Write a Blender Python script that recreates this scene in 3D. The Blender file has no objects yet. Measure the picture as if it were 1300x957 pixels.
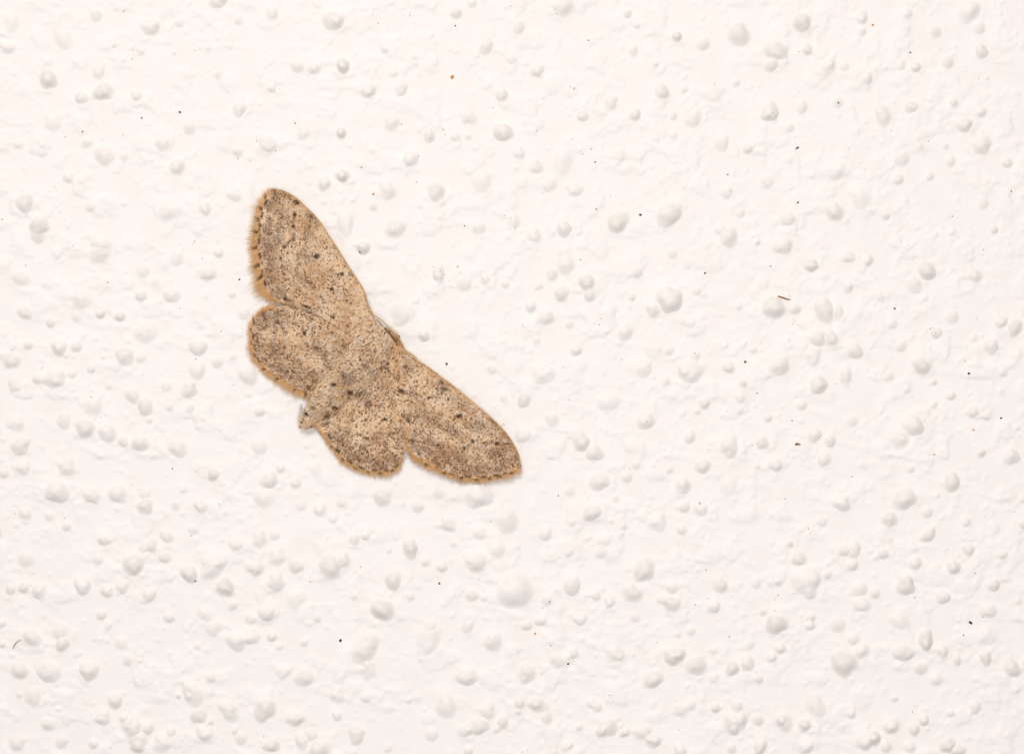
import bpy, bmesh, math, random
import numpy as np
from mathutils import Vector
from mathutils.geometry import delaunay_2d_cdt

# ------------------------------------------------------------------ scene, camera, light
scene = bpy.context.scene
COL = scene.collection
K = 5.0e-5                      # metres per photo pixel at the wall (a moth of about 24 mm span)
W, H = 1300.0, 957.0
CX, CY = 650.0, 478.5

cam_d = bpy.data.cameras.new('camera')
cam_d.sensor_fit = 'HORIZONTAL'
cam_d.sensor_width = 36.0
cam_d.lens = 100.0
cam_d.clip_start = 0.005
cam_d.clip_end = 10.0
cam = bpy.data.objects.new('camera', cam_d)
COL.objects.link(cam)
cam.location = (0.0, -W * K * 100.0 / 36.0, 0.0)
cam.rotation_euler = (math.radians(90), 0, 0)
scene.camera = cam

world = bpy.data.worlds.new('World')
scene.world = world
world.use_nodes = True
bg = world.node_tree.nodes['Background']
bg.inputs['Color'].default_value = (0.95, 0.97, 1.0, 1)
bg.inputs['Strength'].default_value = 0.36


def area_lamp(name, loc, target, size, power, color):
    d = bpy.data.lights.new(name, 'AREA')
    d.shape = 'DISK'
    d.size = size
    d.energy = power
    d.color = color
    o = bpy.data.objects.new(name, d)
    COL.objects.link(o)
    o.location = loc
    o.rotation_euler = (Vector(target) - Vector(loc)).to_track_quat('-Z', 'Y').to_euler()
    return o


# macro flash above the lens, softened, and a second weaker head beside the lens
area_lamp('flash_lamp', (-0.075, -0.240, 0.200), (0, 0, -0.008), 0.120, 0.600, (1.0, 0.985, 0.965))
area_lamp('fill_flash_lamp', (0.020, -0.210, -0.030), (0, 0, -0.01), 0.090, 0.205, (1.0, 0.985, 0.97))

scene.view_settings.view_transform = 'Standard'
scene.view_settings.look = 'None'
scene.view_settings.exposure = 0.0
scene.view_settings.gamma = 1.0
scene.view_settings.use_curve_mapping = False

rng = np.random.default_rng(7)
random.seed(7)


# ------------------------------------------------------------------ helpers
def w3(px, py, h=0.0):
    """photo-plane pixel grid (a 0.05 mm grid on the wall) and height in mm -> metres"""
    return ((px - CX) * K, -h * 1e-3, (CY - py) * K)


def arr3(px, py, h):
    return np.stack([(px - CX) * K, -h * 1e-3, (CY - py) * K], axis=-1)


def hash2(ix, iy, seed):
    n = (ix.astype(np.int64) * 374761393 + iy.astype(np.int64) * 668265263 + seed * 1442695041) & 0x7fffffff
    n = ((n ^ (n >> 13)) * 1274126177) & 0x7fffffff
    n = n ^ (n >> 16)
    return (n & 0xffff) / 65535.0


def vnoise(x, y, seed=0):
    ix = np.floor(x); iy = np.floor(y)
    fx = x - ix; fy = y - iy
    fx = fx * fx * fx * (fx * (fx * 6 - 15) + 10); fy = fy * fy * fy * (fy * (fy * 6 - 15) + 10)
    a = hash2(ix, iy, seed); b = hash2(ix + 1, iy, seed)
    c = hash2(ix, iy + 1, seed); d = hash2(ix + 1, iy + 1, seed)
    return (a * (1 - fx) + b * fx) * (1 - fy) + (c * (1 - fx) + d * fx) * fy


def fbm(x, y, seed=0, octaves=3):
    s = 0; a = 0.5; t = 0
    for k in range(octaves):
        s = s + a * vnoise(x, y, seed + 17 * k); t += a
        x = x * 2.03 + 11.3; y = y * 2.03 - 7.1; a *= 0.5
    return s / t


def sstep(a, b, x):
    t = np.clip((x - a) / (b - a), 0, 1)
    return t * t * (3 - 2 * t)


def mesh_obj(name, verts, faces, mat, parent=None, smooth=False, loc=None):
    me = bpy.data.meshes.new(name)
    me.from_pydata([tuple(v) for v in verts], [], [tuple(f) for f in faces])
    me.update()
    if smooth:
        me.polygons.foreach_set('use_smooth', [True] * len(me.polygons))
    me.materials.append(mat)
    o = bpy.data.objects.new(name, me)
    COL.objects.link(o)
    if loc is not None:
        o.location = loc
    if parent is not None:
        o.parent = parent
    return o


def fast_mesh(name, verts, loops, per_face, mat, parent=None, smooth=False, colors=None):
    """numpy mesh: every face has per_face corners"""
    me = bpy.data.meshes.new(name)
    verts = np.ascontiguousarray(verts, dtype=np.float32).reshape(-1, 3)
    loops = np.ascontiguousarray(loops, dtype=np.int32).ravel()
    nf = len(loops) // per_face
    me.vertices.add(len(verts)); me.vertices.foreach_set('co', verts.ravel())
    me.loops.add(len(loops)); me.loops.foreach_set('vertex_index', loops)
    me.polygons.add(nf)
    me.polygons.foreach_set('loop_start', np.arange(0, nf * per_face, per_face, dtype=np.int32))
    me.polygons.foreach_set('use_smooth', np.full(nf, smooth, dtype=bool))
    me.update(calc_edges=True)
    if colors is not None:
        at = me.color_attributes.new('pigment', 'FLOAT_COLOR', 'POINT')
        c = np.ones((len(verts), 4), dtype=np.float32)
        c[:, :3] = colors
        at.data.foreach_set('color', c.ravel())
    me.materials.append(mat)
    o = bpy.data.objects.new(name, me)
    COL.objects.link(o)
    if parent is not None:
        o.parent = parent
    return o


# ------------------------------------------------------------------ materials
def new_mat(name):
    m = bpy.data.materials.new(name)
    m.use_nodes = True
    nt = m.node_tree
    return m, nt, nt.nodes['Principled BSDF']


def coords(nt, scale):
    tc = nt.nodes.new('ShaderNodeNewGeometry')
    mp = nt.nodes.new('ShaderNodeVectorMath'); mp.operation = 'SCALE'
    mp.inputs['Scale'].default_value = scale
    nt.links.new(tc.outputs['Position'], mp.inputs[0])
    return mp.outputs[0]


def paint_material():
    m, nt, b = new_mat('white_masonry_paint')
    v = coords(nt, 1000.0)                       # millimetres
    n1 = nt.nodes.new('ShaderNodeTexNoise'); n1.inputs['Scale'].default_value = 0.6
    n1.inputs['Detail'].default_value = 4
    nt.links.new(v, n1.inputs['Vector'])
    r = nt.nodes.new('ShaderNodeValToRGB')
    r.color_ramp.elements[0].position = 0.30; r.color_ramp.elements[0].color = (0.800, 0.742, 0.700, 1)
    r.color_ramp.elements[1].position = 0.72; r.color_ramp.elements[1].color = (0.825, 0.768, 0.733, 1)
    nt.links.new(n1.outputs['Fac'], r.inputs['Fac'])
    # sparse fine grime grains, fractions of a tenth of a millimetre
    n2 = nt.nodes.new('ShaderNodeTexNoise'); n2.inputs['Scale'].default_value = 6.5
    n2.inputs['Detail'].default_value = 3; n2.inputs['Roughness'].default_value = 0.65
    nt.links.new(v, n2.inputs['Vector'])
    r2 = nt.nodes.new('ShaderNodeValToRGB')
    r2.color_ramp.elements[0].position = 0.70; r2.color_ramp.elements[0].color = (0, 0, 0, 1)
    r2.color_ramp.elements[1].position = 0.84; r2.color_ramp.elements[1].color = (1, 1, 1, 1)
    nt.links.new(n2.outputs['Fac'], r2.inputs['Fac'])
    mx = nt.nodes.new('ShaderNodeMix'); mx.data_type = 'RGBA'
    nt.links.new(r2.outputs['Color'], mx.inputs['Factor'])
    nt.links.new(r.outputs['Color'], mx.inputs[6])
    mx.inputs[7].default_value = (0.62, 0.54, 0.45, 1)
    # grime rubbed onto the crowns of the bumps
    sa = nt.nodes.new('ShaderNodeAttribute'); sa.attribute_name = 'soil'
    n4 = nt.nodes.new('ShaderNodeTexNoise'); n4.inputs['Scale'].default_value = 2.2; n4.inputs['Detail'].default_value = 3
    nt.links.new(v, n4.inputs['Vector'])
    sm = nt.nodes.new('ShaderNodeMath'); sm.operation = 'MULTIPLY'
    nt.links.new(sa.outputs['Fac'], sm.inputs[0]); nt.links.new(n4.outputs['Fac'], sm.inputs[1])
    mx2 = nt.nodes.new('ShaderNodeMix'); mx2.data_type = 'RGBA'
    nt.links.new(sm.outputs[0], mx2.inputs['Factor'])
    nt.links.new(mx.outputs[2], mx2.inputs[6])
    mx2.inputs[7].default_value = (0.61, 0.545, 0.47, 1)
    nt.links.new(mx2.outputs[2], b.inputs['Base Color'])
    b.inputs['Roughness'].default_value = 0.62
    b.inputs['Specular IOR Level'].default_value = 0.25
    n3 = nt.nodes.new('ShaderNodeTexNoise'); n3.inputs['Scale'].default_value = 5.0
    n3.inputs['Detail'].default_value = 4; n3.inputs['Roughness'].default_value = 0.6
    nt.links.new(v, n3.inputs['Vector'])
    bp = nt.nodes.new('ShaderNodeBump')
    bp.inputs['Strength'].default_value = 0.35
    bp.inputs['Distance'].default_value = 0.00004
    nt.links.new(n3.outputs['Fac'], bp.inputs['Height'])
    nt.links.new(bp.outputs['Normal'], b.inputs['Normal'])
    return m


def attr_material(name, rough=0.75, sheen=0.0, transl=0.0):
    m, nt, b = new_mat(name)
    a = nt.nodes.new('ShaderNodeAttribute'); a.attribute_name = 'pigment'
    v = coords(nt, 1000.0)
    n = nt.nodes.new('ShaderNodeTexNoise'); n.inputs['Scale'].default_value = 14.0
    n.inputs['Detail'].default_value = 2
    nt.links.new(v, n.inputs['Vector'])
    mr = nt.nodes.new('ShaderNodeMapRange')
    mr.inputs['From Min'].default_value = 0.3; mr.inputs['From Max'].default_value = 0.7
    mr.inputs['To Min'].default_value = 0.90; mr.inputs['To Max'].default_value = 1.08
    nt.links.new(n.outputs['Fac'], mr.inputs['Value'])
    mul = nt.nodes.new('ShaderNodeVectorMath'); mul.operation = 'SCALE'
    nt.links.new(a.outputs['Color'], mul.inputs[0]); nt.links.new(mr.outputs['Result'], mul.inputs['Scale'])
    nt.links.new(mul.outputs[0], b.inputs['Base Color'])
    b.inputs['Roughness'].default_value = rough
    b.inputs['Specular IOR Level'].default_value = 0.3
    if sheen:
        b.inputs['Sheen Weight'].default_value = sheen
    if transl:
        out = nt.nodes['Material Output']
        t = nt.nodes.new('ShaderNodeBsdfTranslucent')
        nt.links.new(mul.outputs[0], t.inputs['Color'])
        ms = nt.nodes.new('ShaderNodeMixShader'); ms.inputs['Fac'].default_value = transl
        nt.links.new(b.outputs[0], ms.inputs[1]); nt.links.new(t.outputs[0], ms.inputs[2])
        nt.links.new(ms.outputs[0], out.inputs['Surface'])
    return m


def noise_material(name, c1, c2, scale=8.0, rough=0.7, detail=3):
    m, nt, b = new_mat(name)
    v = coords(nt, 1000.0)
    n = nt.nodes.new('ShaderNodeTexNoise'); n.inputs['Scale'].default_value = scale
    n.inputs['Detail'].default_value = detail
    nt.links.new(v, n.inputs['Vector'])
    r = nt.nodes.new('ShaderNodeValToRGB')
    r.color_ramp.elements[0].position = 0.35; r.color_ramp.elements[0].color = (*c1, 1)
    r.color_ramp.elements[1].position = 0.65; r.color_ramp.elements[1].color = (*c2, 1)
    nt.links.new(n.outputs['Fac'], r.inputs['Fac'])
    nt.links.new(r.outputs['Color'], b.inputs['Base Color'])
    b.inputs['Roughness'].default_value = rough
    b.inputs['Specular IOR Level'].default_value = 0.3
    return m


M_WALL = paint_material()
M_SCALE = attr_material('wing_scale_pigment', 0.7, 0.0, 0.12)
M_FRINGE = attr_material('fringe_hair', 0.6, 0.0, 0.35)
M_MEMB = noise_material('wing_membrane', (0.40, 0.27, 0.15), (0.52, 0.37, 0.22), 6)
M_COSTA = noise_material('costal_vein', (0.46, 0.25, 0.09), (0.60, 0.36, 0.15), 9)
M_BODY = noise_material('body_cuticle', (0.34, 0.25, 0.16), (0.46, 0.35, 0.23), 7)
M_ANT_DARK = noise_material('dark_brown_antenna', (0.10, 0.045, 0.012), (0.20, 0.10, 0.03), 20, 0.45)
M_ANT_TAN = noise_material('tan_antenna', (0.42, 0.24, 0.09), (0.62, 0.42, 0.20), 20, 0.5)
M_EYE = noise_material('eye', (0.10, 0.055, 0.02), (0.20, 0.12, 0.05), 30, 0.3)

# ------------------------------------------------------------------ the wall: rough plaster under white paint
# bump tables: origin x, origin y, magnification of the tracing, then (x, y, radius, prominence[, stretch, angle])
BUMPS_RAW = [
 (0, 0, 2.9545, [(180,298,38,1.0),(390,345,36,1),(370,268,28,.6),(305,368,28,.7),(513,358,24,.7),(563,102,38,.9),(672,85,20,.5),(1248,78,42,1),(820,0,34,.8),(895,78,20,.4),(40,85,30,.5,1.5,0),(30,180,26,.5),(360,55,26,.4),(240,150,40,.3),(1115,250,28,.7),(1180,258,26,.7),(1285,245,26,.6),(1020,332,18,.7),(897,412,30,.7),(710,482,26,.4),(610,540,32,.5),(390,585,38,.6),(465,590,20,.3),(665,628,32,.9),(257,665,24,.7),(92,760,36,.9),(148,845,34,.9),(770,780,28,.8),(1005,540,34,.7),(1278,498,20,.7),(1138,500,26,.4),(893,570,22,.4),(1218,690,27,.8),(1282,658,24,.8),(880,725,32,.6),(380,915,36,.4),(200,460,36,.4),(70,540,20,.4),(530,195,14,.6),(428,172,10,.6),(652,200,12,.6),(325,535,24,.3),(1020,50,28,.5),(340,775,24,.4),(640,790,46,.3),(820,280,22,.3),(160,575,18,.4),(780,180,16,.3)]),
 (430, 0, 2.9545, [(0,85,22,.8),(18,250,28,.9),(110,338,28,.8),(235,335,28,.7),(205,275,20,.5),(172,187,16,.6),(440,50,26,.6),(500,10,22,.6),(552,178,28,.8),(675,105,26,.5),(845,20,44,.5),(745,267,25,.9),(612,358,24,.8),(650,225,20,.4),(340,508,24,.8,1.3,0),(490,440,34,.5),(435,512,22,.5),(485,512,16,.4),(615,497,38,1),(675,573,27,.7),(200,462,34,.6),(270,595,32,.7),(10,500,20,.9,1.3,0),(15,660,28,.9),(180,712,34,.9,1.2,-15),(365,720,34,1,1.25,-15),(535,680,44,.4),(740,628,28,.6),(840,605,40,.5,1.5,0),(790,690,30,.4,1.3,45),(885,710,30,.6),(915,435,24,.9),(1110,432,26,.9),(1212,345,30,.9),(1265,140,20,.9),(1083,53,20,.7),(1118,95,14,.5),(1105,190,18,.5,1.6,0),(1020,385,30,.5),(1255,435,16,.5,1.4,0),(1055,580,28,.4),(1048,832,40,1),(1237,805,46,1.1,1.15,35),(845,860,30,1),(730,880,32,.7),(525,855,28,.5),(215,855,40,.7),(192,865,22,.6),(25,840,34,.5,1.4,0),(92,925,28,.5),(1187,242,14,.5),(765,365,14,.4),(280,215,16,.3),(130,775,20,.4),(655,830,30,.3)]),
 (860, 0, 2.9545, [(228,130,42,1),(465,85,34,.9,1.2,0),(365,190,40,.8),(350,245,26,.5,1.3,45),(485,185,22,.9),(565,245,34,.6),(625,250,22,.4),(95,165,28,.5),(710,297,22,.9),(690,65,26,.6,1.3,0),(690,122,18,.7),(862,50,22,.4),(1090,45,42,.9),(1130,105,26,.4),(1140,195,28,1),(893,252,22,.9),(837,243,18,.4),(1010,235,28,.5),(965,120,26,.3),(220,310,18,.5),(25,337,16,.5),(345,420,38,1.1),(465,400,24,.6,1.3,0),(60,445,32,.5),(418,478,20,.5,1.2,0),(770,435,34,.7,1.3,0),(875,402,26,.8),(1035,385,18,.7),(1138,422,20,.7),(1075,470,30,.9),(1140,545,38,.9),(1235,610,22,.7),(1025,605,20,.5,1.3,20),(910,550,18,.4),(1005,548,16,.4),(263,557,22,.8),(165,535,34,.4),(840,595,32,.5),(825,672,24,.6),(945,662,18,.6),(185,722,22,.8,1.3,0),(335,680,28,.5),(590,640,38,.5),(685,745,36,.4,1.3,0),(410,822,30,.9),(590,795,34,.9,1.2,0),(1188,862,18,1),(160,860,26,.6),(195,890,36,.7),(300,908,12,.9),(395,920,36,.9),(780,810,18,.5),(235,800,22,.4),(600,385,22,.4),(1160,295,10,.6),(1145,760,24,.3),(970,880,12,.4),(130,350,40,.3),(415,600,20,.3),(0,135,18,.9)]),
 (0, 300, 3.19, [(405,75,42,.6),(85,172,32,.6),(572,240,26,.8),(695,240,32,.8),(845,155,34,.5),(885,65,24,.6),(100,310,34,.7),(330,262,38,.5,1.3,60),(407,315,20,1),(488,325,24,.9),(310,325,24,.4),(590,390,46,.4),(242,450,36,1),(310,445,26,.6),(115,440,20,.6),(50,505,36,.7),(505,485,40,.9),(570,490,26,.4),(803,450,36,.9),(800,540,38,.7),(880,510,28,.4),(370,535,20,.7),(417,490,12,.7),(220,575,42,1),(155,575,28,.6),(290,555,24,.5),(60,600,32,.5),(440,605,18,.4),(535,645,32,.8),(590,690,38,.9),(765,620,36,.8),(675,605,26,.4),(690,690,18,.5),(770,695,22,.5),(375,685,42,.4),(260,745,30,.6,1.3,0),(345,775,38,1,1.2,-40),(435,795,42,.9),(500,830,26,.6),(570,840,36,1),(85,850,38,.9),(65,755,40,.5),(720,855,40,.6),(270,925,36,.8),(95,935,32,.5),(1050,710,24,.6),(1050,850,34,.5),(1005,560,44,.6),(940,235,18,.6),(800,770,10,.8),(715,85,34,.3),(605,745,18,.6),(1005,640,18,.4),(155,0,30,.5),(580,140,30,.3),(985,310,30,.3),(945,490,18,.3),(205,350,24,.3),(630,180,18,.3)]),
 (430, 280, 2.9545, [(92,105,26,.6),(375,198,26,1,1.3,0),(550,222,20,.6),(625,235,20,.5),(470,235,34,.3),(240,350,48,.5),(290,300,16,.4),(318,432,24,1),(800,200,24,.7,1.3,0),(850,165,40,.4),(838,275,32,.8),(930,232,34,1),(940,280,24,.6),(720,325,22,.5),(775,365,34,.7),(1120,195,24,.6),(1240,295,50,1.2),(1180,335,30,.5),(1100,290,16,.6),(1075,420,30,.6,1.2,40),(890,487,24,.8),(762,575,42,.6,1.2,60),(790,565,18,.5),(575,555,24,.4),(695,672,28,.9),(618,665,16,.5),(1010,680,34,.5,1.4,80),(1150,750,34,.9),(910,830,36,1),(960,870,32,.7),(690,805,30,.6),(800,745,30,.4),(1240,485,20,.5),(1225,600,20,.5),(1290,570,20,.7),(1115,915,20,.4),(750,245,18,.4),(865,390,18,.4),(540,265,10,.4),(1250,125,24,.3),(1145,560,34,.4),(1010,345,40,.3),(845,120,30,.3),(740,450,16,.4)]),
 (860, 280, 2.9545, [(500,168,28,1),(640,135,26,.8),(715,148,20,.9,1.3,15),(935,188,36,1),(885,240,32,.7),(1115,205,28,.7),(640,250,20,.7,1.3,0),(760,285,20,.4),(360,325,42,1),(440,330,24,.6),(230,320,16,.6),(550,335,42,.8,1.25,0),(595,345,26,.8,1.4,0),(525,440,34,.9),(575,440,26,.8,1.3,0),(510,505,36,.4),(665,490,30,.8),(840,470,22,.5,1.2,30),(970,420,24,.7),(805,385,22,.5),(1030,360,28,.3),(1215,380,26,.8),(1265,400,32,.9),(1175,470,30,1),(1110,440,18,.5),(915,545,34,.9),(45,565,44,.8),(65,505,20,.5),(190,550,26,.7),(380,545,38,.7),(630,580,26,.6,1.6,0),(528,615,36,1.2),(465,690,24,.6),(100,685,24,.9),(75,715,16,.4),(245,610,18,.7),(235,665,20,.6),(235,715,14,.6),(340,740,18,.7),(1025,655,20,.9),(960,605,16,.6),(960,690,16,.6),(1105,715,26,.6),(1155,735,14,.4),(1215,640,14,.4),(1220,572,16,.6),(795,585,20,.4),(880,765,40,1),(830,815,44,.5),(45,810,24,.8),(195,845,36,.8,1.2,0),(318,835,26,.8),(512,805,30,.8),(572,825,22,.9,1.3,0),(550,895,26,.9,1.25,-10),(365,915,30,.8),(95,920,32,.7),(1140,870,18,.7),(1250,885,34,.9),(875,930,18,.8),(300,920,14,.6),(45,380,24,.3),(75,265,16,.4),(285,485,16,.4),(860,635,14,.4),(655,750,26,.3)]),
 (0, 560, 2.9545, [(85,100,30,.7),(250,100,32,.8),(215,190,44,1),(15,120,22,.7),(345,205,30,.8),(440,195,36,.9),(545,245,32,.8),(545,195,26,.4),(95,270,28,.6),(185,280,20,.4),(250,320,18,.8),(755,245,28,.9),(800,125,26,.8),(1010,145,36,.9),(1050,100,20,.6),(1110,155,24,.5),(990,210,40,.4),(1200,255,28,.7),(1250,290,20,.6),(1130,240,24,.3),(390,370,22,.8),(370,443,20,.6),(625,355,26,.7),(570,390,26,.7),(500,460,44,1),(540,400,20,.5),(620,435,24,.6),(710,495,36,1),(800,465,48,.8,1.2,45),(845,545,36,.9),(955,475,32,.8),(1035,525,36,.8),(1110,470,28,.8),(1240,470,44,.9),(1285,440,32,.7),(885,385,30,.7),(970,365,34,.6),(1040,430,36,.5),(1030,350,24,.5),(310,540,36,1),(400,560,28,.8),(460,545,26,.7),(560,575,30,.7),(90,545,22,.7),(40,555,22,.7),(150,560,30,.7),(100,440,34,.5),(635,660,22,.8),(380,650,22,.7),(405,690,18,.4),(770,645,30,.5),(800,700,34,.5),(875,615,18,.5),(1000,645,32,.8),(940,665,26,.5),(885,750,38,.9),(945,735,30,.8),(1020,730,22,1),(1050,770,18,.5),(120,735,34,.8),(235,760,28,1),(225,715,34,.5),(75,860,32,.8),(185,865,42,.9),(335,860,38,1),(740,770,18,.4),(455,755,28,.3),(790,885,22,.6),(1065,860,34,.4),(1140,885,40,.5),(1190,665,18,.5),(1140,755,18,.5),(1280,230,22,.4),(5,680,20,.7),(10,760,16,.6),(660,240,18,.4),(690,180,16,.4),(725,330,22,.4),(480,820,24,.3),(1110,590,40,.3),(1185,105,24,.3)]),
 (430, 560, 2.9545, [(165,205,40,.5),(295,245,24,.5),(410,310,30,.4),(525,205,52,.7),(635,300,36,.7,1.6,0),(60,365,22,.7),(100,355,20,.7),(268,400,32,1,1.3,0),(205,520,34,1,1.15,0),(388,470,22,.8),(325,450,22,.5),(515,455,38,.7),(165,630,46,1),(10,440,30,.9,1.2,0),(98,775,48,.9,1.35,55),(345,695,26,.8,1.2,0),(335,740,46,.5,1.3,0),(500,575,26,.6),(545,585,14,.5),(660,555,66,.8),(578,748,36,.9),(480,695,24,.4),(705,690,20,.7,1.3,75),(758,670,22,.7,1.3,70),(875,540,34,1),(905,665,28,.8),(880,795,20,.8),(820,820,34,.3),(1035,795,34,.5),(705,870,34,.7,1.2,30),(480,880,38,.9),(950,265,36,1),(978,150,36,.8),(775,345,30,.7),(875,305,18,.5),(780,595,22,.4),(995,370,28,.5),(985,415,26,.4),(1145,480,42,1,1.15,50),(1100,570,38,.7),(1015,600,26,.8),(965,580,20,.5),(1250,610,34,.9),(1210,590,22,.6),(1250,550,26,.5),(1195,300,40,.6),(1070,320,14,.5),(1240,105,18,.6),(1080,135,24,.5),(1040,215,16,.4),(1255,805,38,1),(1180,890,36,.9),(1270,725,16,.5),(1110,660,20,.3),(590,400,36,.4),(530,340,30,.4),(270,580,16,.5),(190,410,12,.5),(865,185,24,.3),(1285,330,22,.5),(1290,155,26,.5),(110,855,36,.4),(58,580,14,.4),(430,385,14,.4),(375,195,26,.3),(865,415,18,.3)]),
 (860, 560, 2.9545, [(20,170,34,.5),(25,245,26,.6),(88,255,26,.8),(190,165,36,.3),(1028,150,34,1),(615,230,36,1),(850,215,42,1),(795,290,30,1),(940,350,24,.9,1.6,35),(1080,300,22,.7),(935,265,26,.4),(540,300,22,.3),(625,408,26,.8),(660,405,30,.7,1.3,0),(655,465,26,.7),(770,420,22,.9),(795,370,16,.4),(890,455,26,.7),(1090,405,28,.8),(1035,470,28,1),(1218,425,18,.6),(1185,540,26,.9),(855,540,38,1),(455,440,30,.9),(420,385,16,.7),(480,520,56,.7),(495,570,24,.7),(560,500,20,.4),(160,540,30,.7),(295,530,20,.6,1.3,0),(378,528,18,.6),(135,620,28,.9),(320,640,16,.6),(370,685,42,1),(497,690,22,.9),(500,660,20,.5),(690,610,36,.6),(740,570,22,.6),(680,555,34,.3),(995,585,26,1),(1165,635,32,.7),(1160,735,36,.3),(930,740,32,1.1,1.3,0),(930,765,20,.6),(845,790,36,1),(993,785,26,1),(1048,820,18,.7),(1155,810,26,.9),(1255,850,32,1),(660,740,26,.6),(690,785,32,.9),(625,830,50,1),(205,850,30,1),(262,830,30,1),(70,840,42,.8),(10,795,22,1),(385,775,24,.7),(350,810,20,.6),(305,890,18,.8),(270,760,22,.4),(50,710,20,.5),(910,850,28,.4),(970,890,28,.5),(1280,600,16,.4),(830,670,40,.4),(1295,310,18,.7),(1295,215,18,.5),(600,685,34,.3),(135,885,24,.4)]),
]
bumps = []
for ox, oy, mg, lst in BUMPS_RAW:
    for t in lst:
        st, an = (t[4], t[5]) if len(t) > 4 else (random.uniform(0.92, 1.18), random.uniform(-90, 90))
        bumps.append([ox + t[0] / mg, oy + t[1] / mg, t[2] / mg, t[3], st, math.radians(an)])
# the wall goes on below the traced part in the same manner
tries = 0
while tries < 95:
    tries += 1
    bumps.append([random.uniform(5, 1295), random.uniform(880, 953), random.choice((5, 7, 8, 10, 11, 13)) * random.uniform(.85, 1.15),
                  random.uniform(.4, 1.0), random.uniform(.9, 1.3), random.uniform(-1.5, 1.5)])

order = sorted(range(len(bumps)), key=lambda i: -bumps[i][2] * bumps[i][2] * (0.25 + bumps[i][3]))
part_ids = set(order[:300])
field_bumps = [b for i, b in enumerate(bumps) if i not in part_ids]
n_traced = len(field_bumps)
part_bumps = [bumps[i] for i in order[:300]]
# bumps outside the frame, all round, so that the wall carries on
for _ in range(3000):
    x, y = random.uniform(-620, 1920), random.uniform(-560, 1520)
    if -8 < x < 1308 and -8 < y < 965:
        continue
    field_bumps.append([x, y, random.choice((6, 8, 9, 11, 13)) * random.uniform(.85, 1.2), random.uniform(.35, 1.0),
                        random.uniform(.9, 1.3), random.uniform(-1.5, 1.5)])
n_traced = len(field_bumps)
# crumbs too small to pick apart
for _ in range(2600):
    field_bumps.append([random.uniform(-30, 1330), random.uniform(-30, 990), random.uniform(1.6, 5.0), random.uniform(.15, .55),
                        random.uniform(.8, 1.5), random.uniform(-1.5, 1.5)])

BUMP_H = 0.46


def axis(lo, hi, out_lo, out_hi, step):
    core = np.arange(lo, hi + step * 0.5, step)
    a = [core[0]]; s = step
    left = []
    x = core[0]
    while x > out_lo:
        s = min(s * 1.12, step * 4); x -= s; left.append(x)
    right = []
    x = core[-1]; s = step
    while x < out_hi:
        s = min(s * 1.12, step * 4); x += s; right.append(x)
    return np.concatenate([np.array(left[::-1]), core, np.array(right)])


STEP = 1.55
gx = axis(-24, 1324, -640, 1940, STEP)
gy = axis(-24, 981, -580, 1540, STEP)
X, Y = np.meshgrid(gx, gy)
# height in mm: slow trowel undulation, lumpy mid relief, fine drag
HF = 0.10 * (fbm(X / 120, Y / 120, 3, 3) - 0.5)
lump = fbm(X / 26 + 3.0, Y / 26, 11, 3)
HF += 0.10 * sstep(0.46, 0.80, lump)
HF += 0.026 * (fbm(X / 9, Y / 9, 29, 3) - 0.5)
HF += 0.036 * sstep(0.62, 0.85, fbm(X / 60 + (Y / 90), Y / 18 - X / 70, 47, 3))


def dome(r, k):
    r = np.clip(r, 0, 1)
    return np.power(np.clip(1 - np.power(r, 2.2), 0, 1), k)


def bump_h(b):
    return BUMP_H * b[2] * 0.05 * (0.20 + 0.80 * b[3])


SOIL = np.zeros_like(X)
for fi, b in enumerate(field_bumps):
    bx, by, r, pr, st, an = b
    R = r * max(st, 1.0) * 1.1
    i0, i1 = np.searchsorted(gx, [bx - R, bx + R]); j0, j1 = np.searchsorted(gy, [by - R, by + R])
    if i1 <= i0 or j1 <= j0:
        continue
    dx = X[j0:j1, i0:i1] - bx; dy = Y[j0:j1, i0:i1] - by
    ca, sa = math.cos(an), math.sin(an)
    u = (dx * ca + dy * sa) / r; v = (-dx * sa + dy * ca) / (r * st)
    dm = dome(np.sqrt(u * u + v * v), 1.4)
    HF[j0:j1, i0:i1] += bump_h(b) * dm * (1.35 if fi < n_traced else 1.0)
    if fi < n_traced:
        SOIL[j0:j1, i0:i1] = np.maximum(SOIL[j0:j1, i0:i1], dm * (0.25 + 0.6 * ((fi * 37) % 11) / 11.0))


# every bump stands on a soft swelling of the coat
for b in part_bumps:
    bx, by, r, pr, st, an = b
    R = r * max(st, 1.0) * 2.4
    i0, i1 = np.searchsorted(gx, [bx - R, bx + R]); j0, j1 = np.searchsorted(gy, [by - R, by + R])
    dx = X[j0:j1, i0:i1] - bx; dy = Y[j0:j1, i0:i1] - by
    ca, sa = math.cos(an), math.sin(an)
    q = np.hypot((dx * ca + dy * sa) / r, (-dx * sa + dy * ca) / (r * st)) + 0.5 * (vnoise(X[j0:j1, i0:i1] / 9, Y[j0:j1, i0:i1] / 9, 71) - .5)
    HF[j0:j1, i0:i1] += 0.30 * bump_h(b) * np.exp(-(q / 1.05) ** 2)


def wall_h(px, py):
    """height of the plaster sheet (mm), bilinear"""
    px = np.asarray(px, dtype=float); py = np.asarray(py, dtype=float)
    i = np.clip(np.searchsorted(gx, px) - 1, 0, len(gx) - 2); j = np.clip(np.searchsorted(gy, py) - 1, 0, len(gy) - 2)
    fx = (px - gx[i]) / (gx[i + 1] - gx[i]); fy = (py - gy[j]) / (gy[j + 1] - gy[j])
    return (HF[j, i] * (1 - fx) + HF[j, i + 1] * fx) * (1 - fy) + (HF[j + 1, i] * (1 - fx) + HF[j + 1, i + 1] * fx) * fy


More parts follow.
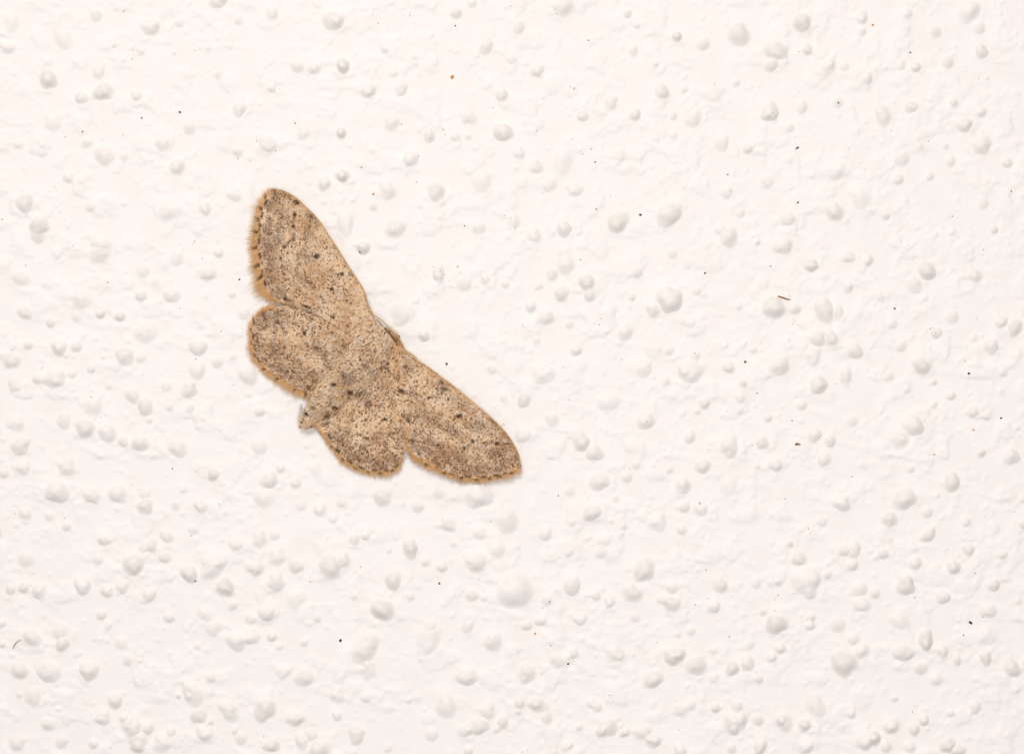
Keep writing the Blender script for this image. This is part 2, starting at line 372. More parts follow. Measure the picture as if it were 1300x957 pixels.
ny, nx = X.shape
idx = np.arange(ny * nx).reshape(ny, nx)
quads = np.stack([idx[1:, :-1], idx[1:, 1:], idx[:-1, 1:], idx[:-1, :-1]], axis=-1)
wall = fast_mesh('wall', arr3(X, Y, HF), quads, 4, M_WALL, smooth=True)
at = wall.data.attributes.new('soil', 'FLOAT', 'POINT')
at.data.foreach_set('value', SOIL.ravel().astype(np.float32))
wall['kind'] = 'structure'
wall['label'] = 'white painted rough plaster wall with small rounded bumps behind the moth'
wall['category'] = 'wall'

# each larger plaster bump is a piece of the wall
NR, NS = 8, 26
for bi, b in enumerate(part_bumps):
    bx, by, r, pr, st, an = b
    hh = bump_h(b)
    k = random.uniform(1.25, 2.3) - 0.25 * (pr >= 1)
    r *= 0.98 + 0.10 * (k - 1)
    soil = random.uniform(0.15, 0.85) * min(1.0, pr + .1)
    ph = [random.uniform(0, 6.28) for _ in range(3)]
    am = [random.uniform(0.03, 0.13), random.uniform(0.02, 0.10), random.uniform(0.0, 0.06)]
    ang = np.linspace(0, 2 * math.pi, NS, endpoint=False)
    mod = 1 + am[0] * np.cos(2 * ang + ph[0]) + am[1] * np.cos(3 * ang + ph[1]) + am[2] * np.cos(5 * ang + ph[2])
    ca, sa = math.cos(an), math.sin(an)
    offx, offy = random.uniform(-.12, .12) * r, random.uniform(-.16, .04) * r
    rr = np.array([0.0] + [((q + 1) / NR) ** 0.85 for q in range(NR)]) * 1.06
    PX, PY, PH = [bx + offx], [by + offy], [hh]
    for q in range(1, NR + 1):
        u = rr[q] * np.cos(ang) * r * mod; v = rr[q] * np.sin(ang) * r * st * mod
        w = 1 - rr[q]
        xx = bx + u * ca - v * sa + offx * w; yy = by + u * sa + v * ca + offy * w
        PX.extend(xx); PY.extend(yy); PH.extend(np.full(NS, hh * float(dome(np.array(rr[q]), k)) - (0.003 if q < NR else 0.012)))
    PX = np.array(PX); PY = np.array(PY); PH = np.array(PH)
    PH = PH + wall_h(PX, PY) + hh * 0.40 * (fbm(PX / (r * .75) + bi, PY / (r * .75), 91, 3) - .5) * np.concatenate([[1.0], np.repeat(np.clip(1.4 * (1 - rr[1:] ** 2), 0, 1), NS)])
    ctr = np.array(w3(bx, by, 0.0))
    co = arr3(PX, PY, PH) - ctr
    fs = []
    for s in range(NS):
        s2 = (s + 1) % NS
        fs.append((0, 1 + s2, 1 + s))
        for q in range(NR - 1):
            a0 = 1 + q * NS
            fs.append((a0 + s, a0 + s2, a0 + NS + s2, a0 + NS + s))
    ob = mesh_obj('plaster_bump', co, fs, M_WALL, wall, True, ctr)
    at = ob.data.attributes.new('soil', 'FLOAT', 'POINT')
    sv = np.concatenate([[1.0], np.repeat(np.clip(1.12 - rr[1:] ** 2.5 * 1.12, 0, 1), NS)]) * soil
    at.data.foreach_set('value', sv.astype(np.float32))

# ------------------------------------------------------------------ the moth
def T(ox, oy, mg, pts):
    return [(ox + x / mg, oy + y / mg) for x, y in pts]


def TA(*p): return T(300, 220, 5.315, p)
def TB(*p): return T(300, 360, 5.315, p)
def TC(*p): return T(360, 440, 5.315, p)
def TD(*p): return T(480, 440, 5.315, p)
def TE(*p): return T(420, 380, 7.97, p)


def smooth_line(pts, n, closed=False):
    """Catmull-Rom resample to n points"""
    P = np.array(pts, dtype=float)
    if closed:
        P = np.vstack([P[-1], P, P[0], P[1]])
    else:
        P = np.vstack([2 * P[0] - P[1], P, 2 * P[-1] - P[-2]])
    out = []
    for i in range(1, len(P) - 2):
        t = np.linspace(0, 1, 12, endpoint=False)[:, None]
        p0, p1, p2, p3 = P[i - 1], P[i], P[i + 1], P[i + 2]
        out.append(0.5 * ((2 * p1) + (-p0 + p2) * t + (2 * p0 - 5 * p1 + 4 * p2 - p3) * t ** 2 + (-p0 + 3 * p1 - 3 * p2 + p3) * t ** 3))
    out = np.vstack(out + [P[-2:-1]])
    d = np.concatenate([[0], np.cumsum(np.hypot(*np.diff(out, axis=0).T))])
    s = np.linspace(0, d[-1], n)
    return np.stack([np.interp(s, d, out[:, 0]), np.interp(s, d, out[:, 1])], axis=1)


def inside(poly, x, y):
    c = np.zeros(x.shape, bool)
    n = len(poly)
    for i in range(n):
        x0, y0 = poly[i]; x1, y1 = poly[(i + 1) % n]
        if y0 == y1:
            continue
        c ^= ((y0 > y) != (y1 > y)) & (x < (x1 - x0) * (y - y0) / (y1 - y0) + x0)
    return c


def dist_line(line, x, y):
    d = np.full(x.shape, 1e9)
    for i in range(len(line) - 1):
        x0, y0 = line[i]; x1, y1 = line[i + 1]
        vx, vy = x1 - x0, y1 - y0
        t = np.clip(((x - x0) * vx + (y - y0) * vy) / (vx * vx + vy * vy + 1e-9), 0, 1)
        d = np.minimum(d, np.hypot(x - x0 - t * vx, y - y0 - t * vy))
    return d


AX = np.array([.7071, -.7071])       # towards the head
BX = np.array([.7071, .7071])        # across
MC = np.array([462.0, 456.0])


def across(x, y):
    return (x - MC[0]) * BX[0] + (y - MC[1]) * BX[1]


def wing_shape(x, y):
    s = np.abs(across(x, y))
    a = np.arctan2(y - 440.0, x - 478.0); r = np.hypot(x - 478.0, y - 440.0)
    ax = (x - MC[0]) * AX[0] + (y - MC[1]) * AX[1]
    return 0.31 + 0.36 * np.exp(-(s / 40) ** 2) * sstep(-70, 5, ax) + 0.045 * np.sin(a * 26) * np.clip(r / 120, 0, 1) \
        + 0.06 * (vnoise(x / 38, y / 38, 5) - .5)


def h_fore(base):
    def f(x, y):
        s = np.abs(across(x, y))
        return wing_shape(x, y) + 0.10 + 0.10 * np.exp(-((s - 120) / 60) ** 2) + 0.16 * np.exp(-((x - 462) ** 2 + (y - 372) ** 2) / 32 ** 2)
    return f


def h_hind(base):
    return wing_shape


C_LIGHT = np.array([0.83, 0.595, 0.385])
C_TAN = np.array([0.61, 0.350, 0.178])
C_PALE = np.array([0.86, 0.71, 0.55])
C_GREY = np.array([0.215, 0.118, 0.073])
C_BROWN = np.array([0.185, 0.072, 0.024])
C_DARK = np.array([0.055, 0.027, 0.010])
C_ORANGE = np.array([0.62, 0.33, 0.115])


def pigment(x, y, termen, costa, spots, clouds, dashes, n_speck, poly, seed, tan_bias=0.0, lines=()):
    n = len(x)
    g = np.random.default_rng(seed)
    n1 = fbm(x / 22, y / 22, seed, 3); n2 = fbm(x / 7, y / 7, seed + 3, 2); n3 = fbm(x / 3.2, y / 3.2, seed + 9, 2)
    m = np.clip(0.42 + 1.8 * (n1 - .5) + 1.5 * (n2 - .5) + tan_bias, 0, 1.15)[:, None]
    col = C_LIGHT * (1 - m) + C_TAN * m
    pale = (sstep(0.54, 0.72, n2) * 0.60)[:, None]
    col = col * (1 - pale) + C_PALE * pale
    dt = dist_line(termen, x, y)
    cl = np.zeros(n)
    # smoky shade along the outer margin, broken into patches
    cl = np.maximum(cl, np.exp(-((dt - 9) / 11.0) ** 2) * sstep(0.36, 0.66, fbm(x / 8, y / 8, seed + 21, 3)) * 0.72)
    cl = np.maximum(cl, np.exp(-((dt - 26) / 7.0) ** 2) * sstep(0.42, 0.66, fbm(x / 10, y / 10, seed + 25, 3)) * 0.55)
    for (sx, sy, r, a, *e) in clouds:
        st, an = (e + [1.0, 0.0])[:2]
        ca, sa = math.cos(math.radians(an)), math.sin(math.radians(an))
        u = (x - sx) * ca + (y - sy) * sa; v = -(x - sx) * sa + (y - sy) * ca
        cl = np.maximum(cl, a * np.exp(-((u / (r * st)) ** 2 + (v / r) ** 2)) * (0.55 + 0.9 * n3))
    for ln in lines:
        wob = 3.0 * (vnoise(x / 9, y / 9, seed + 83) - .5)
        cl = np.maximum(cl, .62 * np.exp(-((dist_line(ln, x, y) + wob) / 2.4) ** 2) * sstep(.28, .6, fbm(x / 7, y / 7, seed + 87, 2)))
    cl = np.clip(cl, 0, 1)
    # a cloud is a mixture of grey-brown and pale scales
    cl = np.clip(cl * 1.1, 0, 1)
    pick = (g.random(n) < cl * 0.85)[:, None]
    cl = cl * (0.35 + 1.1 * fbm(x / 4.5, y / 4.5, seed + 61, 2))
    soft = (np.clip(cl, 0, 1) * 0.50)[:, None]
    col = col * (1 - soft) + C_GREY * 1.5 * soft
    col = np.where(pick, col * 0.45 + C_GREY * 0.55 * (0.8 + 0.5 * g.random((n, 1))), col)
    # scattered brown scale clusters
    lo = np.array(poly).min(0); hi = np.array(poly).max(0)
    sp = lo + (hi - lo) * g.random((n_speck, 2))
    dens = 0.35 + 0.9 * fbm(sp[:, 0] / 18, sp[:, 1] / 18, seed + 31, 2)
    sp = sp[g.random(n_speck) < dens]
    rad = g.uniform(0.45, 1.0, len(sp)) + 0.35 * (g.random(len(sp)) < .12)
    hit = np.zeros(n)
    dk = g.random(len(sp))
    for c0 in range(0, n, 4000):
        d = np.hypot(x[c0:c0 + 4000, None] - sp[None, :, 0], y[c0:c0 + 4000, None] - sp[None, :, 1])
        near = d / rad[None, :]
        j = near.argmin(1)
        ok = near[np.arange(len(j)), j] < 1
        hit[c0:c0 + 4000] = np.where(ok, 0.60 + 0.40 * dk[j], 0)
    gather = np.clip(cl, 0, 1) * sstep(.52, .66, fbm(x / 2.6, y / 2.6, seed + 77, 2))
    hit = np.maximum(hit, gather * .6)[:, None]
    col = col * (1 - hit) + C_BROWN * hit
    dark = np.zeros(n)
    for (sx, sy, r, a, *e) in spots:
        st, an = (e + [1.0, 0.0])[:2]
        ca, sa = math.cos(math.radians(an)), math.sin(math.radians(an))
        u = (x - sx) * ca + (y - sy) * sa; v = -(x - sx) * sa + (y - sy) * ca
        q = np.hypot(u / (r * st), v / r) * 1.04 + 0.6 * (n3 - .5)
        dark = np.maximum(dark, a * sstep(1.25, 0.55, q))
    ds = np.full(n, 1e9)
    for (sx, sy) in dashes:
        # dash lies along the termen
        k = int(np.argmin(np.hypot(termen[:, 0] - sx, termen[:, 1] - sy)))
        k = min(max(k, 1), len(termen) - 2)
        tg = termen[k + 1] - termen[k - 1]; tg = tg / np.hypot(*tg)
        u = (x - sx) * tg[0] + (y - sy) * tg[1]; v = -(x - sx) * tg[1] + (y - sy) * tg[0]
        ds = np.minimum(ds, np.hypot(u / 5.5, v / 1.7))
    dark = np.maximum(dark, 0.85 * sstep(1.2, 0.5, ds + 0.5 * (n3 - .5)))
    dark = np.where(g.random(n) < 0.9, dark, dark * 0.4)[:, None]
    col = col * (1 - dark) + C_DARK * dark
    if costa is not None:
        e = (0.55 * sstep(3.0, 0.8, dist_line(costa, x, y)))[:, None]
        col = col * (1 - e) + C_ORANGE * e
    rim = (0.75 * sstep(2.2, 0.4, dt))[:, None] * (1 - dark)
    col = col * (1 - rim) + (C_ORANGE * 1.1) * rim
    return np.clip(col * g.uniform(0.76, 1.20, (n, 1)), 0.004, 0.95)


def scatter_scales(name, parent, pts, dirs, hfun, cols, L, Wd, seed, lift=0.03, tilt=0.05, mat=None):
    g = np.random.default_rng(seed)
    n = len(pts)
    x, y = pts[:, 0], pts[:, 1]
    a = np.arctan2(dirs[:, 1], dirs[:, 0]) + g.normal(0, 0.28, n)
    l = L * g.uniform(0.75, 1.3, n); w = Wd * g.uniform(0.75, 1.3, n)
    ux, uy = np.cos(a), np.sin(a)
    prof = [(-0.3, 0.0, 0.0), (0.3, 0.0, 0.0), (0.5, 0.68, 0.7), (0.0, 1.0, 1.0), (-0.5, 0.68, 0.7)]
    V = np.zeros((n, 5, 3))
    roll = g.normal(0, 0.012, n); tl = tilt * g.uniform(0.3, 1.4, n); l0 = lift + g.uniform(0, 0.02, n)
    for q, (s, f, up) in enumerate(prof):
        px = x + ux * l * (f - 0.5) - uy * w * s
        py = y + uy * l * (f - 0.5) + ux * w * s
        hh = hfun(px, py) + l0 + tl * up + roll * (1 if s > 0 else -1 if s < 0 else 0)
        V[:, q] = arr3(px, py, hh)
    # winding: normals away from the wall
    loops = (np.arange(n)[:, None] * 5 + np.array([0, 4, 3, 2, 1])[None, :])
    return fast_mesh(name, V.reshape(-1, 3) - np.array(parent_origin(parent)), loops, 5, mat or M_SCALE, parent, False, np.repeat(cols, 5, axis=0))


ORI = {}


def parent_origin(o):
    return ORI.get(o.name, (0, 0, 0)) if o is not None else (0, 0, 0)


moth = bpy.data.objects.new('moth', None)
COL.objects.link(moth)
moth.empty_display_size = 0.002
moth_o = np.array(w3(MC[0], MC[1], 0.0))
moth.location = moth_o
moth['label'] = 'sandy brown speckled moth with spread wings and orange fringes resting on white wall'
moth['category'] = 'moth'
ORI['moth'] = tuple(moth_o)


def child(o, origin=True):
    return o


def wing_membrane(name, poly, hfun):
    """thin closed sheet; origin at the moth's"""
    x0, y0 = poly.min(0); x1, y1 = poly.max(0)
    qx, qy = np.meshgrid(np.arange(x0 + 2, x1, 4.5), np.arange(y0 + 2, y1, 4.5))
    qx = qx.ravel() + rng.uniform(-.6, .6, qx.size); qy = qy.ravel() + rng.uniform(-.6, .6, qy.size)
    ok = inside(poly, qx, qy) & (dist_line(np.vstack([poly, poly[:1]]), qx, qy) > 2.0)
    pts = np.vstack([poly, np.stack([qx[ok], qy[ok]], 1)])
    n = len(poly)
    vs, _, fs, *_ = delaunay_2d_cdt([Vector(p) for p in pts], [(i, (i + 1) % n) for i in range(n)], [], 1, 1e-4)
    vs = np.array([tuple(v) for v in vs])
    hh = hfun(vs[:, 0], vs[:, 1])
    top = arr3(vs[:, 0], vs[:, 1], hh) - moth_o
    bot = arr3(vs[:, 0], vs[:, 1], hh - 0.02) - moth_o
    m = len(vs)
    faces = []
    edges = {}
    for f in fs:
        f = list(f)
        a = sum((vs[f[i]][0] * vs[f[(i + 1) % 3]][1] - vs[f[(i + 1) % 3]][0] * vs[f[i]][1]) for i in range(3))
        if a > 0:
            f = f[::-1]                      # y grows downwards in the tracing
        faces.append(f); faces.append([v + m for v in f[::-1]])
        for i in range(3):
            e = (f[i], f[(i + 1) % 3])
            if (e[1], e[0]) in edges:
                del edges[(e[1], e[0])]
            else:
                edges[e] = 1
    for a, b in edges:
        faces.append([b, a, a + m, b + m])
    o = mesh_obj(name, np.vstack([top, bot]), faces, M_MEMB, moth, True)
    ORI[o.name] = tuple(moth_o)
    return o


def fringe(parent, line, outer, hfun, dots, n, seed, dot_r=2.6, length=1.0, cb=None):
    """hair scales along the outer margin"""
    g = np.random.default_rng(seed)
    t = np.sort(g.random(n))
    N = len(line); M = len(outer)
    f = t * (N - 1); i = np.clip(f.astype(int), 0, N - 2); fr = (f - i)[:, None]
    base = line[i] * (1 - fr) + line[i + 1] * fr
    t2 = np.clip(t + g.normal(0, 0.008, n), 0, 1)
    f2 = t2 * (M - 1); j = np.clip(f2.astype(int), 0, M - 2); fr2 = (f2 - j)[:, None]
    tip = outer[j] * (1 - fr2) + outer[j + 1] * fr2
    d = tip - base
    clump = 0.74 + 0.30 * vnoise(t * n / 18.0, t * 0 + seed, 3) + 0.20 * vnoise(t * 19.0, t * 0 + seed, 5)
    layer = g.random(n) < 0.58
    ln = np.where(layer, g.uniform(0.38, 0.64, n), g.uniform(0.62, 1.22, n)) * clump * length
    nd = np.hypot(d[:, 0], d[:, 1]) + 1e-6
    nrm = np.stack([-d[:, 1], d[:, 0]], 1) / nd[:, None]
    base = base - d / nd[:, None] * g.uniform(0.3, 1.8, n)[:, None]
    bend = g.normal(0, 0.11, n) * nd
    w = np.where(layer, g.uniform(0.75, 1.15, n), g.uniform(0.28, 0.5, n))
    h0 = hfun(base[:, 0], base[:, 1])
    V = np.zeros((n, 7, 3)); Cc = np.zeros((n, 7, 3))
    dd = np.full(n, 1e9)
    for (sx, sy) in dots:
        un = d / nd[:, None]
        ex, ey = sx - base[:, 0], sy - base[:, 1]
        lat = np.abs(ex * un[:, 1] - ey * un[:, 0]); fwd = ex * un[:, 0] + ey * un[:, 1]
        dd = np.minimum(dd, np.hypot(lat, np.clip(np.abs(fwd - 4) - 5, 0, None)) / dot_r)
    dot = sstep(1.15, 0.6, dd)
    tone = g.uniform(0.80, 1.2, n)
    cb = np.array([0.70, 0.36, 0.125]) if cb is None else cb; ct = np.array([0.84, 0.61, 0.36])
    sgn = g.uniform(0.004, 0.03, n)
    for q, (ff, ws) in enumerate([(0, -.5), (0, .5), (.35, -.55), (.35, .55), (.72, -.32), (.72, .32), (1.0, 0)]):
        p = base + d * (ln * ff)[:, None] + nrm * (bend * ff * ff + w * ws)[:, None]
        wall_lim = wall_h(p[:, 0], p[:, 1]) + 0.05
        hh = np.maximum(h0 * (1 - 0.45 * ff * ff) + sgn + np.where(layer, 0.025, 0.0), wall_lim)
        V[:, q] = arr3(p[:, 0], p[:, 1], hh)
        mixc = cb * (1 - ff ** 1.2) + ct * ff ** 1.2
        c = mixc[None, :] * tone[:, None]
        k = (dot * {0: .95, .35: .85, .72: 0, 1.0: 0}[ff] * np.where(layer, 1.0, .85))[:, None]
        Cc[:, q] = c * (1 - k) + C_DARK * 1.2 * k
    quads = np.concatenate([np.arange(n)[:, None] * 7 + np.array(qd)[None, :] for qd in ([0, 1, 3, 2], [2, 3, 5, 4])], axis=0)
    tris = np.arange(n)[:, None] * 7 + np.array([4, 5, 6, 6])[None, :]
    # tip as a narrow quad: split the last vertex
    V8 = np.concatenate([V, V[:, 6:7]], axis=1); C8 = np.concatenate([Cc, Cc[:, 6:7]], axis=1)
    tipw = (nrm * 0.06)
    V8[:, 7, 0] += tipw[:, 0] * K; V8[:, 7, 2] -= tipw[:, 1] * K
    base8 = np.arange(n)[:, None] * 8
    loops = np.concatenate([base8 + np.array(qd)[None, :] for qd in ([0, 1, 3, 2], [2, 3, 5, 4], [4, 5, 7, 6])], axis=0)
    o = fast_mesh('fringe', V8.reshape(-1, 3) - moth_o, loops, 4, M_FRINGE, parent, False, np.clip(C8.reshape(-1, 3), 0.01, 0.95))
    o['kind'] = 'stuff'
    return o


def tube(name, pts3, radii, mat, parent, seg=8, origin=None):
    P = np.array(pts3, dtype=float)
    n = len(P)
    r = np.array(radii, dtype=float) if np.ndim(radii) else np.full(n, radii)
    vs = []
    for i in range(n):
        t = P[min(i + 1, n - 1)] - P[max(i - 1, 0)]; t /= np.linalg.norm(t)
        a = np.cross(t, [0, 1, 0]); a /= np.linalg.norm(a) + 1e-12
        b = np.cross(t, a)
        for s in range(seg):
            th = 2 * math.pi * s / seg
            vs.append(P[i] + r[i] * (math.cos(th) * a + math.sin(th) * b))
    fs = []
    for i in range(n - 1):
        for s in range(seg):
            s2 = (s + 1) % seg
            fs.append((i * seg + s, i * seg + s2, (i + 1) * seg + s2, (i + 1) * seg + s))
    fs.append(tuple(range(seg))[::-1]); fs.append(tuple((n - 1) * seg + s for s in range(seg)))
    vs = np.array(vs)
    if parent is not None:
        vs = vs - moth_o
    elif origin is not None:
        vs = vs - np.array(origin)
    return mesh_obj(name, vs, fs, mat, parent, True, origin if parent is None else None)


def build_wing(name, label, poly_pts, termen_pts, costa_pts, outer_pts, base, hfun, spots, clouds, dashes, dots, n_scales, n_speck, n_fringe, seed, tan_bias=0.0, lines=()):
    lines = [smooth_line(l, 30) for l in lines]
    poly = smooth_line(poly_pts, 110, True)[:-1]
    termen = smooth_line(termen_pts, 90)
    outer = smooth_line(outer_pts, 90)
    costa = smooth_line(costa_pts, 60) if costa_pts else None
    wing = wing_membrane(name, poly, hfun)
    wing['label'] = label
    lo, hi = poly.min(0), poly.max(0)
    g = np.random.default_rng(seed)
    # jittered lattice so that the cover has no holes
    area = abs(np.sum(poly[:, 0] * np.roll(poly[:, 1], -1) - np.roll(poly[:, 0], -1) * poly[:, 1])) / 2
    s = math.sqrt(area / n_scales)
    qx, qy = np.meshgrid(np.arange(lo[0] - 1, hi[0] + 1, s), np.arange(lo[1] - 1, hi[1] + 1, s))
    qx = qx.ravel() + g.uniform(-.6, .6, qx.size) * s; qy = qy.ravel() + g.uniform(-.6, .6, qy.size) * s
    ok = inside(poly, qx, qy)
    x, y = qx[ok], qy[ok]
    dirs = np.stack([x - base[0], y - base[1]], 1)
    cols = pigment(x, y, termen, costa, spots, clouds, dashes, n_speck, poly, seed, tan_bias, lines)
    sc = scatter_scales('wing_scales', wing, np.stack([x, y], 1), dirs, hfun, cols, 2.9, 1.5, seed + 1)
    sc['kind'] = 'stuff'
    fringe(wing, termen, outer, hfun, dots, n_fringe, seed + 2)
    if costa is not None:
        ch = hfun(costa[:, 0], costa[:, 1]) + 0.03
        rad = np.interp(np.linspace(0, 1, len(costa)), [0, .1, .8, 1], [.022, .032, .045, .04]) * 1e-3
        tube('costal_vein', arr3(costa[:, 0], costa[:, 1], ch), rad, M_COSTA, wing, 6)
    return wing


# --- upper (left) forewing
F1_costa = TA((235,112),(270,112),(330,128),(400,166),(470,228),(530,288),(580,348),(630,428),(690,518),(750,616),(810,706),(870,808)) + TB((890,158),(925,222),(955,275))
F1_term = TA((228,128),(195,200),(172,280),(158,360),(150,450),(153,550),(170,640),(185,720),(205,790),(245,840),(290,866))
F1_poly = F1_costa + TB((950,330),(900,400),(760,335),(640,262),(520,196),(400,152)) + F1_term[::-1]
F1_out = TA((220,92),(168,130),(128,185),(98,255),(86,330),(78,410),(70,490),(74,570),(84,650),(96,740),(112,830),(190,872),(270,885))
F1_base = TB((930,330))[0]
F1_spots = [(*p, r, a, *e) for p, r, a, *e in [
    (TA((550,565))[0], 4.0, .95, 1.2, -40), (TA((400,285))[0], 2.2, .85, 1.5, 50), (TA((390,365))[0], 2.4, .9, 1.2, 20), (TA((395,450))[0], 2.0, .65, 1.4, 45),
    (TA((330,505))[0], 2.3, .85, 1.3, 10), (TA((305,578))[0], 2.2, .9), (TA((410,203))[0], 3.6, .75, 1.6, 10), (TA((720,685))[0], 2.8, .95), (TA((775,685))[0], 2.6, .6, 1.4, 30),
    (TA((650,785))[0], 2.6, .95, 1.3, 45), (TA((425,622))[0], 2.0, .6, 1.7, 20), (TA((330,685))[0], 2.4, .75, 1.2, 30), (TA((338,850))[0], 2.8, .85, 1.2, 30),
    (TA((490,735))[0], 2.4, .6, 2.2, 28), (TB((660,228))[0], 2.6, .9, 1.3, 30), (TB((480,158))[0], 1.6, .85, 4.2, 24), (TA((535,770))[0], 1.8, .6), (TB((760,290))[0], 1.8, .6, 2.2, 30),
    (TA((510,300))[0], 2.2, .6, 1.6, 60), (TA((280,485))[0], 2.0, .45)]]
F1_clouds = [(*p, r, a, *e) for p, r, a, *e in [
    (TA((320,295))[0], 8, .65, 1.3, 70), (TA((510,295))[0], 7, .6, 1.5, 50), (TA((230,510))[0], 9, .75, 1.8, 80), (TA((245,620))[0], 8, .7, 1.4, 70), (TA((220,400))[0], 7, .6, 1.5, 85),
    (TA((300,150))[0], 7, .5, 1.6, 20), (TA((290,800))[0], 9, .7), (TA((490,420))[0], 7, .4, 1.6, 50), (TA((470,570))[0], 8, .4, 1.5, 30), (TA((430,690))[0], 9, .35, 2.0, 40),
    (TB((490,200))[0], 6, .7, 1.6, 60), (TA((210,690))[0], 7, .65), (TA((420,200))[0], 5, .6), (TA((230,230))[0], 6, .5)]]
F1_dash = TA((203,208),(180,290),(164,365),(158,465),(163,560),(180,680),(200,745))
F1_dots = TA((258,118),(200,165),(165,238),(150,315),(135,400),(130,505),(155,622),(175,700))

# --- upper (left) hindwing
H1_term = TB((262,160),(215,170),(170,190),(130,235),(112,290),(108,350),(120,430),(145,500),(190,560),(240,600),(310,650),(380,690),(440,720),(492,742))
H1_poly = H1_term + TB((545,745),(640,660),(730,570),(790,470),(880,400),(780,300),(640,200),(480,150),(360,148))
H1_out = TB((285,126),(205,138),(150,172),(102,218),(70,262),(66,330),(64,430),(78,498),(112,548),(160,606),(220,664),(300,722),(370,768),(440,795),(485,808))
H1_base = TB((880,400))[0]
H1_spots = [(*p, r, a, *e) for p, r, a, *e in [
    (TB((465,332))[0], 3.0, .98, 1.5, 100), (TB((290,267))[0], 2.6, .75, 1.4, 10), (TB((330,430))[0], 2.2, .7), (TB((352,490))[0], 2.0, .75), (TB((545,432))[0], 2.6, .6, 1.8, 15),
    (TB((440,542))[0], 2.0, .65), (TB((540,658))[0], 2.2, .6), (TB((345,340))[0], 1.6, .5), (TB((490,700))[0], 3.0, .7, 1.2, 30), (TB((735,480))[0], 1.8, .6), (TB((715,505))[0], 1.6, .6),
    (TB((680,395))[0], 2.0, .5), (TB((770,405))[0], 2.0, .5), (TB((460,732))[0], 2.2, .75)]]
H1_clouds = [(*p, r, a, *e) for p, r, a, *e in [
    (TB((200,260))[0], 9, .8, 1.3, 30), (TB((190,200))[0], 7, .6, 1.6, -30), (TB((170,420))[0], 7, .5, 1.6, 75), (TB((270,490))[0], 8, .7, 1.4, 60), (TB((300,575))[0], 9, .75, 1.7, 35),
    (TB((420,620))[0], 9, .7, 1.5, 30), (TB((450,690))[0], 7, .65, 1.5, 25), (TB((640,550))[0], 7, .65, 1.2, 60), (TB((560,440))[0], 8, .5, 1.6, 20), (TB((690,440))[0], 11, .45, 1.4, 130), (TB((400,255))[0], 9, .3)]]
H1_dash = TB((122,265),(119,350),(131,430),(157,515),(230,605),(320,668))
H1_dots = TB((112,232),(92,308),(108,400),(116,482),(172,582),(262,658),(382,745),(470,752))

# --- lower (right) hindwing
H2_term = TC((222,536),(275,585),(320,645),(370,712),(430,772),(510,815),(600,838),(690,838),(765,806),(800,745))
H2_poly = H2_term + TC((840,640),(830,500),(800,350),(760,200),(680,110),(560,225),(440,330),(320,430))
H2_out = TC((200,548),(258,622),(292,684),(345,748),(398,806),(470,846),(560,878),(640,890),(720,884),(786,846),(818,770))
H2_base = TC((670,120))[0]
H2_spots = [(*p, r, a, *e) for p, r, a, *e in [
    (TC((678,490))[0], 2.6, .98, 2.0, -22), (TC((500,582))[0], 2.2, .7), (TC((567,615))[0], 2.0, .75), (TC((465,492))[0], 3.0, .6, 1.3, 90), (TC((580,382))[0], 3.0, .55, 1.5, 70),
    (TC((405,590))[0], 1.8, .6), (TC((690,700))[0], 2.2, .5), (TC((750,740))[0], 2.0, .5), (TC((455,305))[0], 4.6, .9, 1.1, 0), (TC((520,310))[0], 3.0, .55), (TC((300,470))[0], 4.6, .72)]]
H2_clouds = [(*p, r, a, *e) for p, r, a, *e in [
    (TC((520,310))[0], 8, .75, 1.8, 35), (TC((440,240))[0], 9, .7, 1.5, 30), (TC((580,390))[0], 7, .5, 1.6, 60), (TC((390,620))[0], 8, .6, 1.5, 50), (TC((480,740))[0], 9, .75, 1.6, 30),
    (TC((610,780))[0], 9, .8, 1.8, 8), (TC((720,760))[0], 8, .75), (TC((340,590))[0], 6, .55), (TC((560,680))[0], 8, .4), (TC((640,250))[0], 12, .3, 1.4, 40), (TC((650,600))[0], 8, .35), (TC((780,650))[0], 7, .5, 1.6, 90)]]
H2_dash = TC((317,607),(367,700),(450,775),(535,816),(620,830),(700,834),(768,798))
H2_dots = TC((246,550),(330,670),(402,766),(490,828),(570,852),(655,860),(740,848))

